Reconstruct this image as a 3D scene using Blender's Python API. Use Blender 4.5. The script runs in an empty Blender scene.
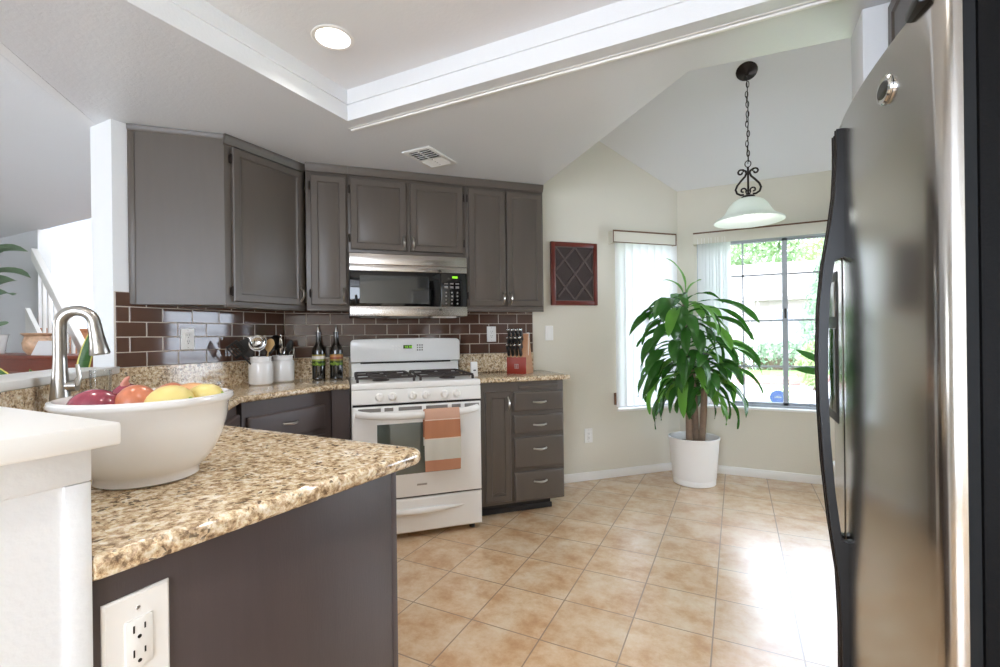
import bpy, bmesh, math, random
from mathutils import Matrix, Vector, Euler
from mathutils.geometry import tessellate_polygon

random.seed(7)
S = bpy.context.scene
COL = S.collection
PI = math.pi
rad = math.radians

# ------------------------------------------------------------------ camera, sky, sun, exposure
cam_d = bpy.data.cameras.new('camera')
cam_d.sensor_width = 36.0
cam_d.lens = 472.0 / 1000.0 * 36.0
cam_d.shift_y = 0.0018
cam_d.clip_start = 0.02
cam = bpy.data.objects.new('camera', cam_d)
COL.objects.link(cam)
cam.matrix_world = (Matrix.Translation((0, 0, 1.19)) @ Matrix.Rotation(rad(26.6), 4, 'Z')
                    @ Matrix.Rotation(rad(90), 4, 'X') @ Matrix.Rotation(rad(-0.7), 4, 'Z'))
S.camera = cam

S.view_settings.view_transform = 'Standard'
S.view_settings.look = 'None'
S.view_settings.gamma = 1.0
S.view_settings.use_curve_mapping = False
S.view_settings.exposure = 0.12
S.cycles.use_denoising = True
S.cycles.max_bounces = 10
S.cycles.diffuse_bounces = 6
S.cycles.glossy_bounces = 5
S.cycles.transparent_max_bounces = 16
S.cycles.sample_clamp_indirect = 6.0
S.cycles.caustics_reflective = False
S.cycles.caustics_refractive = False

world = bpy.data.worlds.new('sky')
S.world = world
world.use_nodes = True
wn = world.node_tree
bg = wn.nodes['Background']
bg.inputs['Color'].default_value = (0.74, 0.84, 1.0, 1)
bg.inputs['Strength'].default_value = 9.0


def lamp(name, kind, loc, energy, color=(1, 1, 1), rot=(0, 0, 0), size=None, size_y=None, **kw):
    d = bpy.data.lights.new(name, kind)
    d.energy = energy
    d.color = color
    if kind == 'AREA':
        d.shape = 'RECTANGLE' if size_y else 'DISK'
        d.size = size
        if size_y:
            d.size_y = size_y
    for k, v in kw.items():
        setattr(d, k, v)
    o = bpy.data.objects.new(name, d)
    o.location = loc
    o.rotation_euler = rot
    COL.objects.link(o)
    return o


sun = lamp('sun', 'SUN', (-6, -4, 9), 3.0, (1.0, 0.96, 0.90), angle=rad(1.5))
sun.rotation_euler = Vector((0.62, 0.38, -0.72)).to_track_quat('-Z', 'Y').to_euler()
# unseen area lamps added to fill from behind the camera and the living room
lamp('daylight_back', 'AREA', (-0.1, -2.52, 1.25), 34, (0.90, 0.95, 1.0), (rad(90), 0, rad(0)), 2.0, 1.8)
lamp('daylight_living', 'AREA', (-4.85, -2.55, 1.48), 26, (1.0, 0.98, 0.93), (rad(90), 0, rad(0)), 1.2, 0.9)


lamp('daylight_nook', 'AREA', (1.660, 4.224, 1.26), 30, (0.78, 0.88, 1.0), (rad(-90), 0, rad(-45)), 0.9, 1.5)
lamp('daylight_stair', 'AREA', (-2.80, 3.12, 3.7), 75, (1.0, 0.98, 0.95), (0, rad(90), 0), 1.3, 0.8)


# ------------------------------------------------------------------ materials
def lin(c):
    return tuple(((x / 255) / 12.92 if x / 255 <= 0.04045 else ((x / 255 + 0.055) / 1.055) ** 2.4) for x in c)


def mat(name, rgb, rough=0.5, metal=0.0, var=0.05, scale=8.0, bump=0.0, bscale=150.0, spec=0.5, coat=0.0,
        emit=None, emit_s=0.0, stretch=None):
    m = bpy.data.materials.new(name)
    m.use_nodes = True
    nt = m.node_tree
    N, L = nt.nodes, nt.links
    p = N['Principled BSDF']
    c = lin(rgb)
    tc = N.new('ShaderNodeTexCoord')
    mp = N.new('ShaderNodeMapping')
    if stretch:
        mp.inputs['Scale'].default_value = stretch
    L.new(tc.outputs['Object'], mp.inputs['Vector'])
    nz = N.new('ShaderNodeTexNoise')
    nz.inputs['Scale'].default_value = scale
    nz.inputs['Detail'].default_value = 4
    L.new(mp.outputs['Vector'], nz.inputs['Vector'])
    mx = N.new('ShaderNodeMix')
    mx.data_type = 'RGBA'
    mx.inputs[6].default_value = tuple(x * (1 - var) for x in c) + (1,)
    mx.inputs[7].default_value = tuple(min(1, x * (1 + var)) for x in c) + (1,)
    L.new(nz.outputs['Fac'], mx.inputs[0])
    L.new(mx.outputs[2], p.inputs['Base Color'])
    p.inputs['Roughness'].default_value = rough
    p.inputs['Metallic'].default_value = metal
    p.inputs['Specular IOR Level'].default_value = spec
    p.inputs['Coat Weight'].default_value = coat
    if emit:
        p.inputs['Emission Color'].default_value = lin(emit) + (1,)
        p.inputs['Emission Strength'].default_value = emit_s
    if bump:
        n2 = N.new('ShaderNodeTexNoise')
        n2.inputs['Scale'].default_value = bscale
        n2.inputs['Detail'].default_value = 3
        L.new(mp.outputs['Vector'], n2.inputs['Vector'])
        b = N.new('ShaderNodeBump')
        b.inputs['Strength'].default_value = bump
        b.inputs['Distance'].default_value = 0.01
        L.new(n2.outputs['Fac'], b.inputs['Height'])
        L.new(b.outputs['Normal'], p.inputs['Normal'])
    return m


def ramp(N, stops, interp='LINEAR'):
    r = N.new('ShaderNodeValToRGB')
    r.color_ramp.interpolation = interp
    el = r.color_ramp.elements
    while len(el) < len(stops):
        el.new(0.5)
    for e, (pos, c) in zip(el, stops):
        e.position = pos
        e.color = lin(c) + (1,)
    return r


def granite_mat():
    m = bpy.data.materials.new('granite')
    m.use_nodes = True
    N, L = m.node_tree.nodes, m.node_tree.links
    p = N['Principled BSDF']
    geo = N.new('ShaderNodeNewGeometry')
    # soft distortion so that the speckle is not regular
    d = N.new('ShaderNodeTexNoise')
    d.inputs['Scale'].default_value = 30
    L.new(geo.outputs['Position'], d.inputs['Vector'])
    va = N.new('ShaderNodeMix'); va.data_type = 'RGBA'; va.blend_type = 'LINEAR_LIGHT'
    va.inputs[0].default_value = 0.012
    L.new(geo.outputs['Position'], va.inputs[6]); L.new(d.outputs['Color'], va.inputs[7])
    n1 = N.new('ShaderNodeTexNoise'); n1.inputs['Scale'].default_value = 56; n1.inputs['Detail'].default_value = 9
    n1.inputs['Roughness'].default_value = 0.74
    L.new(geo.outputs['Position'], n1.inputs['Vector'])
    r1 = ramp(N, [(0.31, (84, 66, 52)), (0.40, (144, 118, 90)), (0.46, (188, 162, 128)), (0.52, (212, 192, 160)), (0.62, (234, 222, 202)), (0.72, (244, 238, 228))])
    L.new(n1.outputs['Fac'], r1.inputs['Fac'])
    v = N.new('ShaderNodeTexVoronoi'); v.inputs['Scale'].default_value = 150; v.inputs['Randomness'].default_value = 1
    L.new(va.outputs[2], v.inputs['Vector'])
    sep = N.new('ShaderNodeSeparateColor')
    L.new(v.outputs['Color'], sep.inputs[0])
    cell = N.new('ShaderNodeMix'); cell.data_type = 'RGBA'; cell.blend_type = 'OVERLAY'; cell.inputs[0].default_value = 0.35
    L.new(r1.outputs['Color'], cell.inputs[6]); L.new(sep.outputs[1], cell.inputs[7])
    n3 = N.new('ShaderNodeTexNoise'); n3.inputs['Scale'].default_value = 22; n3.inputs['Detail'].default_value = 4
    L.new(geo.outputs['Position'], n3.inputs['Vector'])
    sub = N.new('ShaderNodeMath'); sub.operation = 'ADD'
    L.new(sep.outputs[0], sub.inputs[0]); L.new(n3.outputs['Fac'], sub.inputs[1])
    r2 = ramp(N, [(0.51, (230, 230, 230)), (0.58, (0, 0, 0))])
    L.new(sub.outputs[0], r2.inputs['Fac'])
    mx = N.new('ShaderNodeMix'); mx.data_type = 'RGBA'
    L.new(r2.outputs['Color'], mx.inputs[0]); L.new(cell.outputs[2], mx.inputs[6])
    mx.inputs[7].default_value = lin((74, 58, 47)) + (1,)
    L.new(mx.outputs[2], p.inputs['Base Color'])
    p.inputs['Roughness'].default_value = 0.09
    p.inputs['Specular IOR Level'].default_value = 0.55
    return m


def floor_mat():
    m = bpy.data.materials.new('floor_tile')
    m.use_nodes = True
    N, L = m.node_tree.nodes, m.node_tree.links
    p = N['Principled BSDF']
    geo = N.new('ShaderNodeNewGeometry')
    mp = N.new('ShaderNodeMapping')
    mp.inputs['Location'].default_value = (0.095 + 0.303 * 40, -2.013 + 0.303 * 40, 0)
    L.new(geo.outputs['Position'], mp.inputs['Vector'])
    br = N.new('ShaderNodeTexBrick')
    br.offset = 0.0
    br.inputs['Scale'].default_value = 1.0
    br.inputs['Brick Width'].default_value = 0.303
    br.inputs['Row Height'].default_value = 0.303
    br.inputs['Mortar Size'].default_value = 0.0032
    br.inputs['Mortar Smooth'].default_value = 0.3
    br.inputs['Color1'].default_value = (0, 0, 0, 1)
    br.inputs['Color2'].default_value = (1, 1, 1, 1)
    L.new(mp.outputs['Vector'], br.inputs['Vector'])
    n1 = N.new('ShaderNodeTexNoise'); n1.inputs['Scale'].default_value = 6.0; n1.inputs['Detail'].default_value = 8
    n1.inputs['Roughness'].default_value = 0.70
    L.new(geo.outputs['Position'], n1.inputs['Vector'])
    r1 = ramp(N, [(0.30, (186, 140, 98)), (0.42, (205, 165, 124)), (0.52, (217, 186, 150)), (0.66, (228, 208, 180))])
    L.new(n1.outputs['Fac'], r1.inputs['Fac'])
    tone = N.new('ShaderNodeMix'); tone.data_type = 'RGBA'; tone.blend_type = 'MULTIPLY'
    tone.inputs[0].default_value = 0.10
    L.new(r1.outputs['Color'], tone.inputs[6]); L.new(br.outputs['Color'], tone.inputs[7])
    mx = N.new('ShaderNodeMix'); mx.data_type = 'RGBA'
    L.new(br.outputs['Fac'], mx.inputs[0]); L.new(tone.outputs[2], mx.inputs[6])
    mx.inputs[7].default_value = lin((150, 126, 104)) + (1,)
    L.new(mx.outputs[2], p.inputs['Base Color'])
    n2 = N.new('ShaderNodeTexNoise'); n2.inputs['Scale'].default_value = 20; n2.inputs['Detail'].default_value = 4
    L.new(geo.outputs['Position'], n2.inputs['Vector'])
    p.inputs['Roughness'].default_value = 0.35
    p.inputs['Coat Weight'].default_value = 0.9
    p.inputs['Coat IOR'].default_value = 1.62
    p.inputs['Coat Roughness'].default_value = 0.24
    h = N.new('ShaderNodeMath'); h.operation = 'SUBTRACT'; h.inputs[0].default_value = 1.0
    L.new(br.outputs['Fac'], h.inputs[1])
    b = N.new('ShaderNodeBump'); b.inputs['Strength'].default_value = 0.5; b.inputs['Distance'].default_value = 0.003
    L.new(h.outputs[0], b.inputs['Height'])
    b2 = N.new('ShaderNodeBump'); b2.inputs['Strength'].default_value = 0.05; b2.inputs['Distance'].default_value = 0.004
    L.new(n2.outputs['Fac'], b2.inputs['Height']); L.new(b.outputs['Normal'], b2.inputs['Normal'])
    L.new(b2.outputs['Normal'], p.inputs['Normal'])
    return m


def glass_mat(name='window_glass', refl=0.05, tint=(1, 1, 1)):
    m = bpy.data.materials.new(name)
    m.use_nodes = True
    N, L = m.node_tree.nodes, m.node_tree.links
    for n in list(N):
        N.remove(n)
    o = N.new('ShaderNodeOutputMaterial')
    t = N.new('ShaderNodeBsdfTransparent'); t.inputs[0].default_value = tint + (1,)
    g = N.new('ShaderNodeBsdfGlossy'); g.inputs['Roughness'].default_value = 0.01
    lw = N.new('ShaderNodeLayerWeight'); lw.inputs[0].default_value = 0.25
    ml = N.new('ShaderNodeMath'); ml.operation = 'MULTIPLY_ADD'; ml.inputs[1].default_value = 0.5; ml.inputs[2].default_value = refl
    L.new(lw.outputs['Fresnel'], ml.inputs[0])
    mx = N.new('ShaderNodeMixShader')
    L.new(ml.outputs[0], mx.inputs[0])
    L.new(t.outputs[0], mx.inputs[1]); L.new(g.outputs[0], mx.inputs[2])
    L.new(mx.outputs[0], o.inputs[0])
    return m


def translucent_mat(name, rgb, fac=0.5, rough=0.6, var=0.04):
    m = mat(name, rgb, rough, var=var)
    N, L = m.node_tree.nodes, m.node_tree.links
    p = N['Principled BSDF']
    out = N['Material Output']
    t = N.new('ShaderNodeBsdfTranslucent')
    t.inputs['Color'].default_value = lin(rgb) + (1,)
    mx = N.new('ShaderNodeMixShader'); mx.inputs[0].default_value = fac
    L.new(p.outputs[0], mx.inputs[1]); L.new(t.outputs[0], mx.inputs[2])
    L.new(mx.outputs[0], out.inputs['Surface'])
    return m


def zbands(name, stops, zlo, zhi, rough=0.9, bump=0.25):
    """Stripes across a cloth or a label: a colour ramp along the object's own height."""
    m = bpy.data.materials.new(name)
    m.use_nodes = True
    N, L = m.node_tree.nodes, m.node_tree.links
    p = N['Principled BSDF']
    tc = N.new('ShaderNodeTexCoord')
    sx = N.new('ShaderNodeSeparateXYZ')
    L.new(tc.outputs['Object'], sx.inputs[0])
    mr = N.new('ShaderNodeMapRange')
    mr.inputs[1].default_value = zlo; mr.inputs[2].default_value = zhi
    L.new(sx.outputs[2], mr.inputs[0])
    r = ramp(N, stops, 'CONSTANT')
    L.new(mr.outputs[0], r.inputs['Fac'])
    L.new(r.outputs['Color'], p.inputs['Base Color'])
    p.inputs['Roughness'].default_value = rough
    w = N.new('ShaderNodeTexNoise'); w.inputs['Scale'].default_value = 400
    L.new(tc.outputs['Object'], w.inputs['Vector'])
    b = N.new('ShaderNodeBump'); b.inputs['Strength'].default_value = bump; b.inputs['Distance'].default_value = 0.004
    L.new(w.outputs['Fac'], b.inputs['Height']); L.new(b.outputs['Normal'], p.inputs['Normal'])
    return m


M = {}
M['wall'] = mat('wall_paint', (222, 217, 203), 0.75, var=0.015, scale=3, bump=0.10, bscale=90)
M['white_wall'] = mat('white_wall_paint', (229, 231, 233), 0.7, var=0.012, scale=3, bump=0.08, bscale=90)
M['ceil'] = mat('ceiling_paint', (218, 220, 224), 0.33, var=0.012, scale=3, bump=0.13, bscale=75)
M['ceil_flat'] = mat('flat_ceiling_paint', (230, 231, 233), 0.8, var=0.01, scale=3, bump=0.08, bscale=80)
M['trim'] = mat('white_trim_paint', (240, 239, 236), 0.35, var=0.01, scale=4)
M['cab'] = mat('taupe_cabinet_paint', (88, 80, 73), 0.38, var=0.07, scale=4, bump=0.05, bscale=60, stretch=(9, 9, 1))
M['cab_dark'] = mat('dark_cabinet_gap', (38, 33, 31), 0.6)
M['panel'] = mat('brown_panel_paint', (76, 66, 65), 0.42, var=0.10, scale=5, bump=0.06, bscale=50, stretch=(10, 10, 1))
M['granite'] = granite_mat()
M['floor'] = floor_mat()
M['tile'] = mat('brown_glass_tile', (88, 63, 52), 0.06, var=0.18, scale=9, spec=0.42)
M['grout'] = mat('grout', (190, 178, 166), 0.9)
M['nickel'] = mat('satin_nickel', (182, 178, 172), 0.28, 1.0, var=0.03)
M['steel'] = mat('brushed_steel', (188, 185, 180), 0.19, 1.0, var=0.04, scale=6, stretch=(1, 1, 60), bump=0.004, bscale=30)
M['steel_h'] = mat('horizontally_brushed_steel', (190, 184, 178), 0.26, 1.0, var=0.05, scale=6, stretch=(1, 1, 60), bump=0.02, bscale=30)
M['chrome'] = mat('chrome', (225, 225, 225), 0.08, 1.0, var=0.01)
M['white_enamel'] = mat('white_enamel', (238, 238, 236), 0.16, var=0.01, spec=0.5, coat=0.3)
M['white_plastic'] = mat('white_plastic', (240, 239, 236), 0.35, var=0.01)
M['white_ceramic'] = mat('white_ceramic', (240, 240, 240), 0.10, var=0.01, coat=0.4)
M['grey_slot'] = mat('grey_vent_slot', (128, 124, 120), 0.6)
M['black_gloss'] = mat('black_glass', (14, 14, 15), 0.05, var=0.1, spec=0.6)
M['oven_glass'] = mat('oven_glass', (92, 100, 94), 0.06, var=0.1, spec=0.9)  # base colour lightened to grey green in place of reflections
M['mw_window'] = mat('microwave_window', (40, 42, 42), 0.07, var=0.08, spec=1.0)
M['black'] = mat('black_plastic', (22, 21, 21), 0.38, var=0.1)
M['black_satin'] = mat('black_satin_metal', (14, 13, 13), 0.36, var=0.08, spec=0.28)
M['fridge_side'] = mat('black_textured_side', (10, 10, 11), 0.6, var=0.1, bump=0.08, bscale=200, spec=0.12)
M['iron'] = mat('dark_bronze', (44, 36, 32), 0.4, 0.6, var=0.12)
M['cast_iron'] = mat('cast_iron', (58, 50, 48), 0.6, 0.1, var=0.1)
M['green_led'] = mat('green_display', (120, 190, 30), 0.4, emit=(130, 215, 40), emit_s=1.0)
M['lens'] = mat('lamp_lens', (255, 250, 240), 0.5, emit=(255, 244, 226), emit_s=4.0)
M['can'] = mat('lamp_reflector', (250, 246, 238), 0.4, emit=(255, 240, 220), emit_s=0.05)
M['shade'] = translucent_mat('frosted_shade_glass', (240, 243, 240), 0.5, 0.3)
M['bulb'] = mat('bulb', (255, 255, 250), 0.4, emit=(255, 255, 245), emit_s=2.0)
M['blind'] = translucent_mat('blind_vane', (250, 250, 250), 0.72, 0.55)
M['vinyl'] = mat('window_frame_aluminium', (172, 176, 185), 0.4, 0.0, var=0.03)
M['glass'] = glass_mat()
M['valance'] = mat('valance_cream', (224, 220, 206), 0.5, var=0.02)
M['woodtrim'] = mat('brown_valance_edge', (110, 76, 52), 0.5, var=0.1)
M['redwood'] = mat('red_brown_wood', (104, 36, 26), 0.3, var=0.25, scale=10, stretch=(1, 1, 6), coat=0.2)
M['lattice'] = mat('weathered_lattice', (92, 78, 74), 0.55, var=0.25, scale=60, bump=0.4, bscale=180)
M['lattice_back'] = mat('dark_woven_back', (66, 54, 52), 0.7, var=0.5, scale=160, bump=0.7, bscale=260)
M['leaf'] = translucent_mat('corn_plant_leaf', (58, 108, 42), 0.22, 0.26, var=0.45)
M['leaf2'] = translucent_mat('young_corn_plant_leaf', (104, 160, 58), 0.35, 0.35, var=0.25)
M['cane'] = mat('cane_bark', (136, 112, 92), 0.8, var=0.25, scale=40, bump=0.5, bscale=60)
M['soil'] = mat('soil', (60, 42, 32), 0.95, var=0.4, scale=60, bump=0.8, bscale=80)
M['snake'] = mat('snake_plant_leaf', (58, 98, 46), 0.4, var=0.4, scale=30, stretch=(1, 1, 5))
M['snake_edge'] = mat('yellow_leaf_margin', (206, 196, 96), 0.45, var=0.1)
M['onion'] = mat('red_onion_skin', (140, 58, 74), 0.22, var=0.35, scale=22, stretch=(6, 6, 0.6), coat=0.2)
M['onion_dry'] = translucent_mat('dry_onion_skin', (214, 150, 130), 0.2, 0.4, var=0.15)
M['brown_onion'] = mat('orange_onion_skin', (192, 116, 84), 0.28, var=0.28, scale=20, stretch=(5, 5, 0.6), coat=0.15)
M['potato'] = mat('yellow_skin', (214, 196, 122), 0.4, var=0.12, scale=14, bump=0.12, bscale=40)
M['tan_skin'] = mat('tan_skin', (214, 160, 108), 0.42, var=0.15, scale=14, bump=0.12, bscale=40)
M['bottle'] = mat('dark_bottle_glass', (24, 20, 14), 0.05, var=0.1, spec=0.8, coat=0.3)
M['label_y'] = zbands('oil_label', [(0.0, (28, 26, 18)), (0.10, (96, 128, 40)), (0.26, (46, 66, 24)), (0.42, (140, 150, 60)), (0.56, (222, 216, 210)), (0.80, (150, 136, 60)), (0.90, (30, 28, 20))], 0.085, 0.172, 0.4, 0.0)
M['label_r'] = zbands('vinegar_label', [(0.0, (28, 26, 18)), (0.10, (96, 128, 40)), (0.26, (52, 66, 24)), (0.42, (150, 130, 50)), (0.54, (140, 64, 40)), (0.68, (190, 130, 80)), (0.82, (150, 120, 60)), (0.90, (30, 28, 20))], 0.085, 0.172, 0.4, 0.0)
M['olive'] = mat('olive_print', (132, 160, 56), 0.4, var=0.2)
M['block_red'] = mat('red_stained_block', (150, 52, 38), 0.35, var=0.15, scale=12, stretch=(1, 1, 5))
M['block_side'] = mat('pale_wood_block', (190, 140, 104), 0.45, var=0.12, scale=12, stretch=(1, 1, 5))
M['spoon_wood'] = mat('spoon_wood', (206, 170, 116), 0.6, var=0.12, scale=30, stretch=(1, 1, 0.2))
M['towel'] = zbands('striped_towel', [(0.0, (188, 134, 106)), (0.17, (206, 204, 194)), (0.50, (226, 208, 190)), (0.512, (184, 126, 94)), (0.80, (226, 204, 188)), (0.815, (206, 164, 142))], 0.41, 0.775)
M['carpet_wood'] = mat('stair_wood', (186, 128, 92), 0.5, var=0.15)
M['carpet'] = mat('pale_carpet', (206, 204, 200), 0.95, var=0.06, scale=60, bump=0.4, bscale=200)
M['console_wood'] = mat('red_brown_console_wood', (118, 56, 36), 0.35, var=0.2, scale=8, stretch=(1, 6, 6))
M['paper'] = mat('white_card', (236, 236, 238), 0.8)
M['painted'] = mat('painted_ceramic', (196, 160, 130), 0.3, var=0.6, scale=22)
M['clear'] = glass_mat('drinking_glass', 0.03, (0.96, 0.97, 0.97))
M['grass'] = mat('grass', (122, 160, 84), 0.9, var=0.4, scale=6)
M['concrete'] = mat('pale_concrete', (170, 168, 168), 0.85, var=0.08, scale=4)
M['brick_red'] = mat('red_brick_edging', (186, 144, 134), 0.85, var=0.2, scale=12)
M['stucco'] = mat('pale_pink_stucco', (196, 184, 180), 0.9, var=0.04)
M['roof'] = mat('grey_roof', (176, 166, 160), 0.9, var=0.2, scale=8, stretch=(1, 1, 6))
M['tree_leaf'] = translucent_mat('tree_leaf', (150, 178, 128), 0.3, 0.6, var=0.4)
M['tree_leaf2'] = translucent_mat('yellow_green_leaf', (178, 198, 140), 0.3, 0.6, var=0.35)
M['bush_leaf'] = translucent_mat('grey_green_leaf', (140, 166, 136), 0.3, 0.6, var=0.35)
M['trunk'] = mat('tree_bark', (104, 86, 70), 0.9, var=0.3, scale=20, bump=0.6, bscale=30)
M['sign_blue'] = mat('blue_sign', (44, 64, 120), 0.4)
M['flower'] = mat('pale_yellow_petal', (238, 226, 150), 0.6)
M['register'] = mat('register_white', (226, 226, 224), 0.4)
M['shadow_gap'] = mat('dark_gap', (30, 28, 27), 0.8)
M['rubber'] = mat('grey_gasket', (20, 22, 24), 0.6, spec=0.2)


# ------------------------------------------------------------------ mesh building
class MB:
    def __init__(self):
        self.bm = bmesh.new()
        self.mi = 0

    def _take(self, t, X=None):
        if X is not None:
            bmesh.ops.transform(t, matrix=X, verts=t.verts)
        for f in t.faces:
            f.material_index = self.mi
        me = bpy.data.meshes.new('tmp')
        t.to_mesh(me)
        t.free()
        self.bm.from_mesh(me)
        bpy.data.meshes.remove(me)
        return self

    def box(self, x0, x1, y0, y1, z0, z1, bev=0.0, seg=2, X=None):
        t = bmesh.new()
        c = Matrix.Translation(((x0 + x1) / 2, (y0 + y1) / 2, (z0 + z1) / 2)) @ Matrix.Diagonal((abs(x1 - x0), abs(y1 - y0), abs(z1 - z0), 1))
        bmesh.ops.create_cube(t, size=1.0, matrix=c)
        if bev:
            bmesh.ops.bevel(t, geom=t.edges[:], offset=bev, segments=seg, profile=0.5, affect='EDGES')
        return self._take(t, X)

    def ring(self, s0, s1, z0, z1, yb, prof, sign=-1, X=None):
        """Nested rectangles in the s-z plane: prof is (inset, out) pairs from a back plane yb; the last is capped."""
        t = bmesh.new()
        prev = None
        for i, o in prof:
            y = yb + sign * o
            vs = [t.verts.new(q) for q in ((s0 + i, y, z0 + i), (s1 - i, y, z0 + i), (s1 - i, y, z1 - i), (s0 + i, y, z1 - i))]
            if prev:
                for k in range(4):
                    t.faces.new((prev[k], prev[(k + 1) % 4], vs[(k + 1) % 4], vs[k]))
            else:
                t.faces.new(vs)
            prev = vs
        t.faces.new(prev)
        bmesh.ops.recalc_face_normals(t, faces=t.faces)
        return self._take(t, X)

    def prism(self, pts, z0, z1, holes=(), bev=0.0, seg=3, X=None):
        """A polygon (x, y) pulled up from z0 to z1."""
        t = bmesh.new()
        rings = [list(pts)] + [list(h) for h in holes]
        flat = [p for r in rings for p in r]
        lo = [t.verts.new((p[0], p[1], z0)) for p in flat]
        hi = [t.verts.new((p[0], p[1], z1)) for p in flat]
        if holes:
            tris = tessellate_polygon([[Vector((p[0], p[1], 0)) for p in r] for r in rings])
            for a, b, c in tris:
                t.faces.new((lo[a], lo[b], lo[c]))
                t.faces.new((hi[a], hi[c], hi[b]))
        else:
            t.faces.new(lo[::-1])
            t.faces.new(hi)
        k = 0
        for r in rings:
            n = len(r)
            for i in range(n):
                a, b = k + i, k + (i + 1) % n
                t.faces.new((lo[a], lo[b], hi[b], hi[a]))
            k += n
        bmesh.ops.recalc_face_normals(t, faces=t.faces)
        if bev:
            es = [e for e in t.edges if abs(e.verts[0].co.z - e.verts[1].co.z) < 1e-6 and len(e.link_faces) == 2
                  and abs(e.link_faces[0].normal.z - e.link_faces[1].normal.z) > 0.5
                  and not all(abs(v.co.y - PF - 0.0015) < 1e-5 for v in e.verts)]
            bmesh.ops.bevel(t, geom=es, offset=bev, segments=seg, profile=0.5, affect='EDGES')
        return self._take(t, X)

    def profile(self, pts, s0, s1, X=None):
        """A (y, z) outline pulled along x from s0 to s1."""
        t = bmesh.new()
        a = [t.verts.new((s0, p[0], p[1])) for p in pts]
        b = [t.verts.new((s1, p[0], p[1])) for p in pts]
        t.faces.new(a)
        t.faces.new(b[::-1])
        n = len(pts)
        for i in range(n):
            t.faces.new((a[i], a[(i + 1) % n], b[(i + 1) % n], b[i]))
        bmesh.ops.recalc_face_normals(t, faces=t.faces)
        return self._take(t, X)

    def lathe(self, prof, c=(0, 0, 0), seg=28, X=None, sx=1.0, sy=1.0):
        t = bmesh.new()
        rows = []
        for r, z in prof:
            if r < 1e-6:
                rows.append([t.verts.new((c[0], c[1], c[2] + z))])
            else:
                rows.append([t.verts.new((c[0] + sx * r * math.cos(2 * PI * k / seg), c[1] + sy * r * math.sin(2 * PI * k / seg), c[2] + z)) for k in range(seg)])
        for a, b in zip(rows, rows[1:]):
            for k in range(seg):
                k2 = (k + 1) % seg
                if len(a) == 1 and len(b) == 1:
                    continue
                if len(a) == 1:
                    t.faces.new((a[0], b[k], b[k2]))
                elif len(b) == 1:
                    t.faces.new((a[k], a[k2], b[0]))
                else:
                    t.faces.new((a[k], a[k2], b[k2], b[k]))
        bmesh.ops.recalc_face_normals(t, faces=t.faces)
        return self._take(t, X)

    def tube(self, pts, r, seg=8, X=None, closed=False, flat=1.0):
        pts = [Vector(p) for p in pts]
        n = len(pts)
        rs = r if isinstance(r, (list, tuple)) else [r] * n
        t = bmesh.new()
        rows = []
        up = None
        for i in range(n):
            if closed:
                d = (pts[(i + 1) % n] - pts[i - 1]).normalized()
            else:
                d = (pts[min(i + 1, n - 1)] - pts[max(i - 1, 0)]).normalized()
            if up is None:
                up = Vector((0, 0, 1)) if abs(d.z) < 0.9 else Vector((1, 0, 0))
            u = (up - d * up.dot(d))
            if u.length < 1e-5:
                u = d.orthogonal()
            u.normalize()
            w = d.cross(u)
            up = u
            rows.append([t.verts.new(pts[i] + (u * math.cos(2 * PI * k / seg) * flat + w * math.sin(2 * PI * k / seg)) * rs[i]) for k in range(seg)])
        pairs = list(zip(rows, rows[1:])) + ([(rows[-1], rows[0])] if closed else [])
        for a, b in pairs:
            for k in range(seg):
                k2 = (k + 1) % seg
                t.faces.new((a[k], a[k2], b[k2], b[k]))
        if not closed:
            t.faces.new(rows[0][::-1])
            t.faces.new(rows[-1])
        bmesh.ops.recalc_face_normals(t, faces=t.faces)
        return self._take(t, X)

    def sphere(self, c, r, sc=(1, 1, 1), X=None, u=20, v=12):
        t = bmesh.new()
        bmesh.ops.create_uvsphere(t, u_segments=u, v_segments=v, radius=r,
                                  matrix=Matrix.Translation(c) @ Matrix.Diagonal((sc[0], sc[1], sc[2], 1)))
        return self._take(t, X)

    def sheet(self, rows, X=None, thick=0.0):
        """A grid of points as a surface; thick > 0 gives it a second side."""
        t = bmesh.new()
        g = [[t.verts.new(p) for p in r] for r in rows]
        for a, b in zip(g, g[1:]):
            for k in range(len(a) - 1):
                t.faces.new((a[k], a[k + 1], b[k + 1], b[k]))
        if thick:
            bmesh.ops.recalc_face_normals(t, faces=t.faces)
            bmesh.ops.solidify(t, geom=t.faces[:], thickness=thick)
        return self._take(t, X)

    def make(self, name, mats, parent=None, X=None, smooth=35, shift=None):
        bm = self.bm
        if shift is not None:
            bmesh.ops.translate(bm, vec=-Vector(shift), verts=bm.verts)
        me = bpy.data.meshes.new(name)
        bm.to_mesh(me)
        bm.free()
        mats = mats if isinstance(mats, (list, tuple)) else [mats]
        for q in mats:
            me.materials.append(M[q])
        if smooth:
            me.polygons.foreach_set('use_smooth', [True] * len(me.polygons))
            me.set_sharp_from_angle(angle=rad(smooth))
        o = bpy.data.objects.new(name, me)
        COL.objects.link(o)
        if parent is not None:
            o.parent = parent
        elif X is not None:
            o.matrix_world = X
        return o


def frame(ox, oy, deg):
    return Matrix.Translation((ox, oy, 0)) @ Matrix.Rotation(rad(deg), 4, 'Z')


# wall frames: x runs along the wall, -y points out of the wall into the room
FH = Matrix.Identity(4)
FR = frame(-0.452, 4.400, 45)        # range wall and first window wall, x = 0 at the nook corner
FL = frame(-2.690, 0.0, 90)          # left backsplash wall
FD = frame(-2.690, 1.203, 135)       # diagonal sink wall, x = 0 at the post
FW = frame(0.0, 4.400, 0)            # window wall of the nook
FP = frame(-0.745, 0.0, 90)          # side panel of the peninsula
FF = frame(0.265, 0.0, -90)          # refrigerator front


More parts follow.
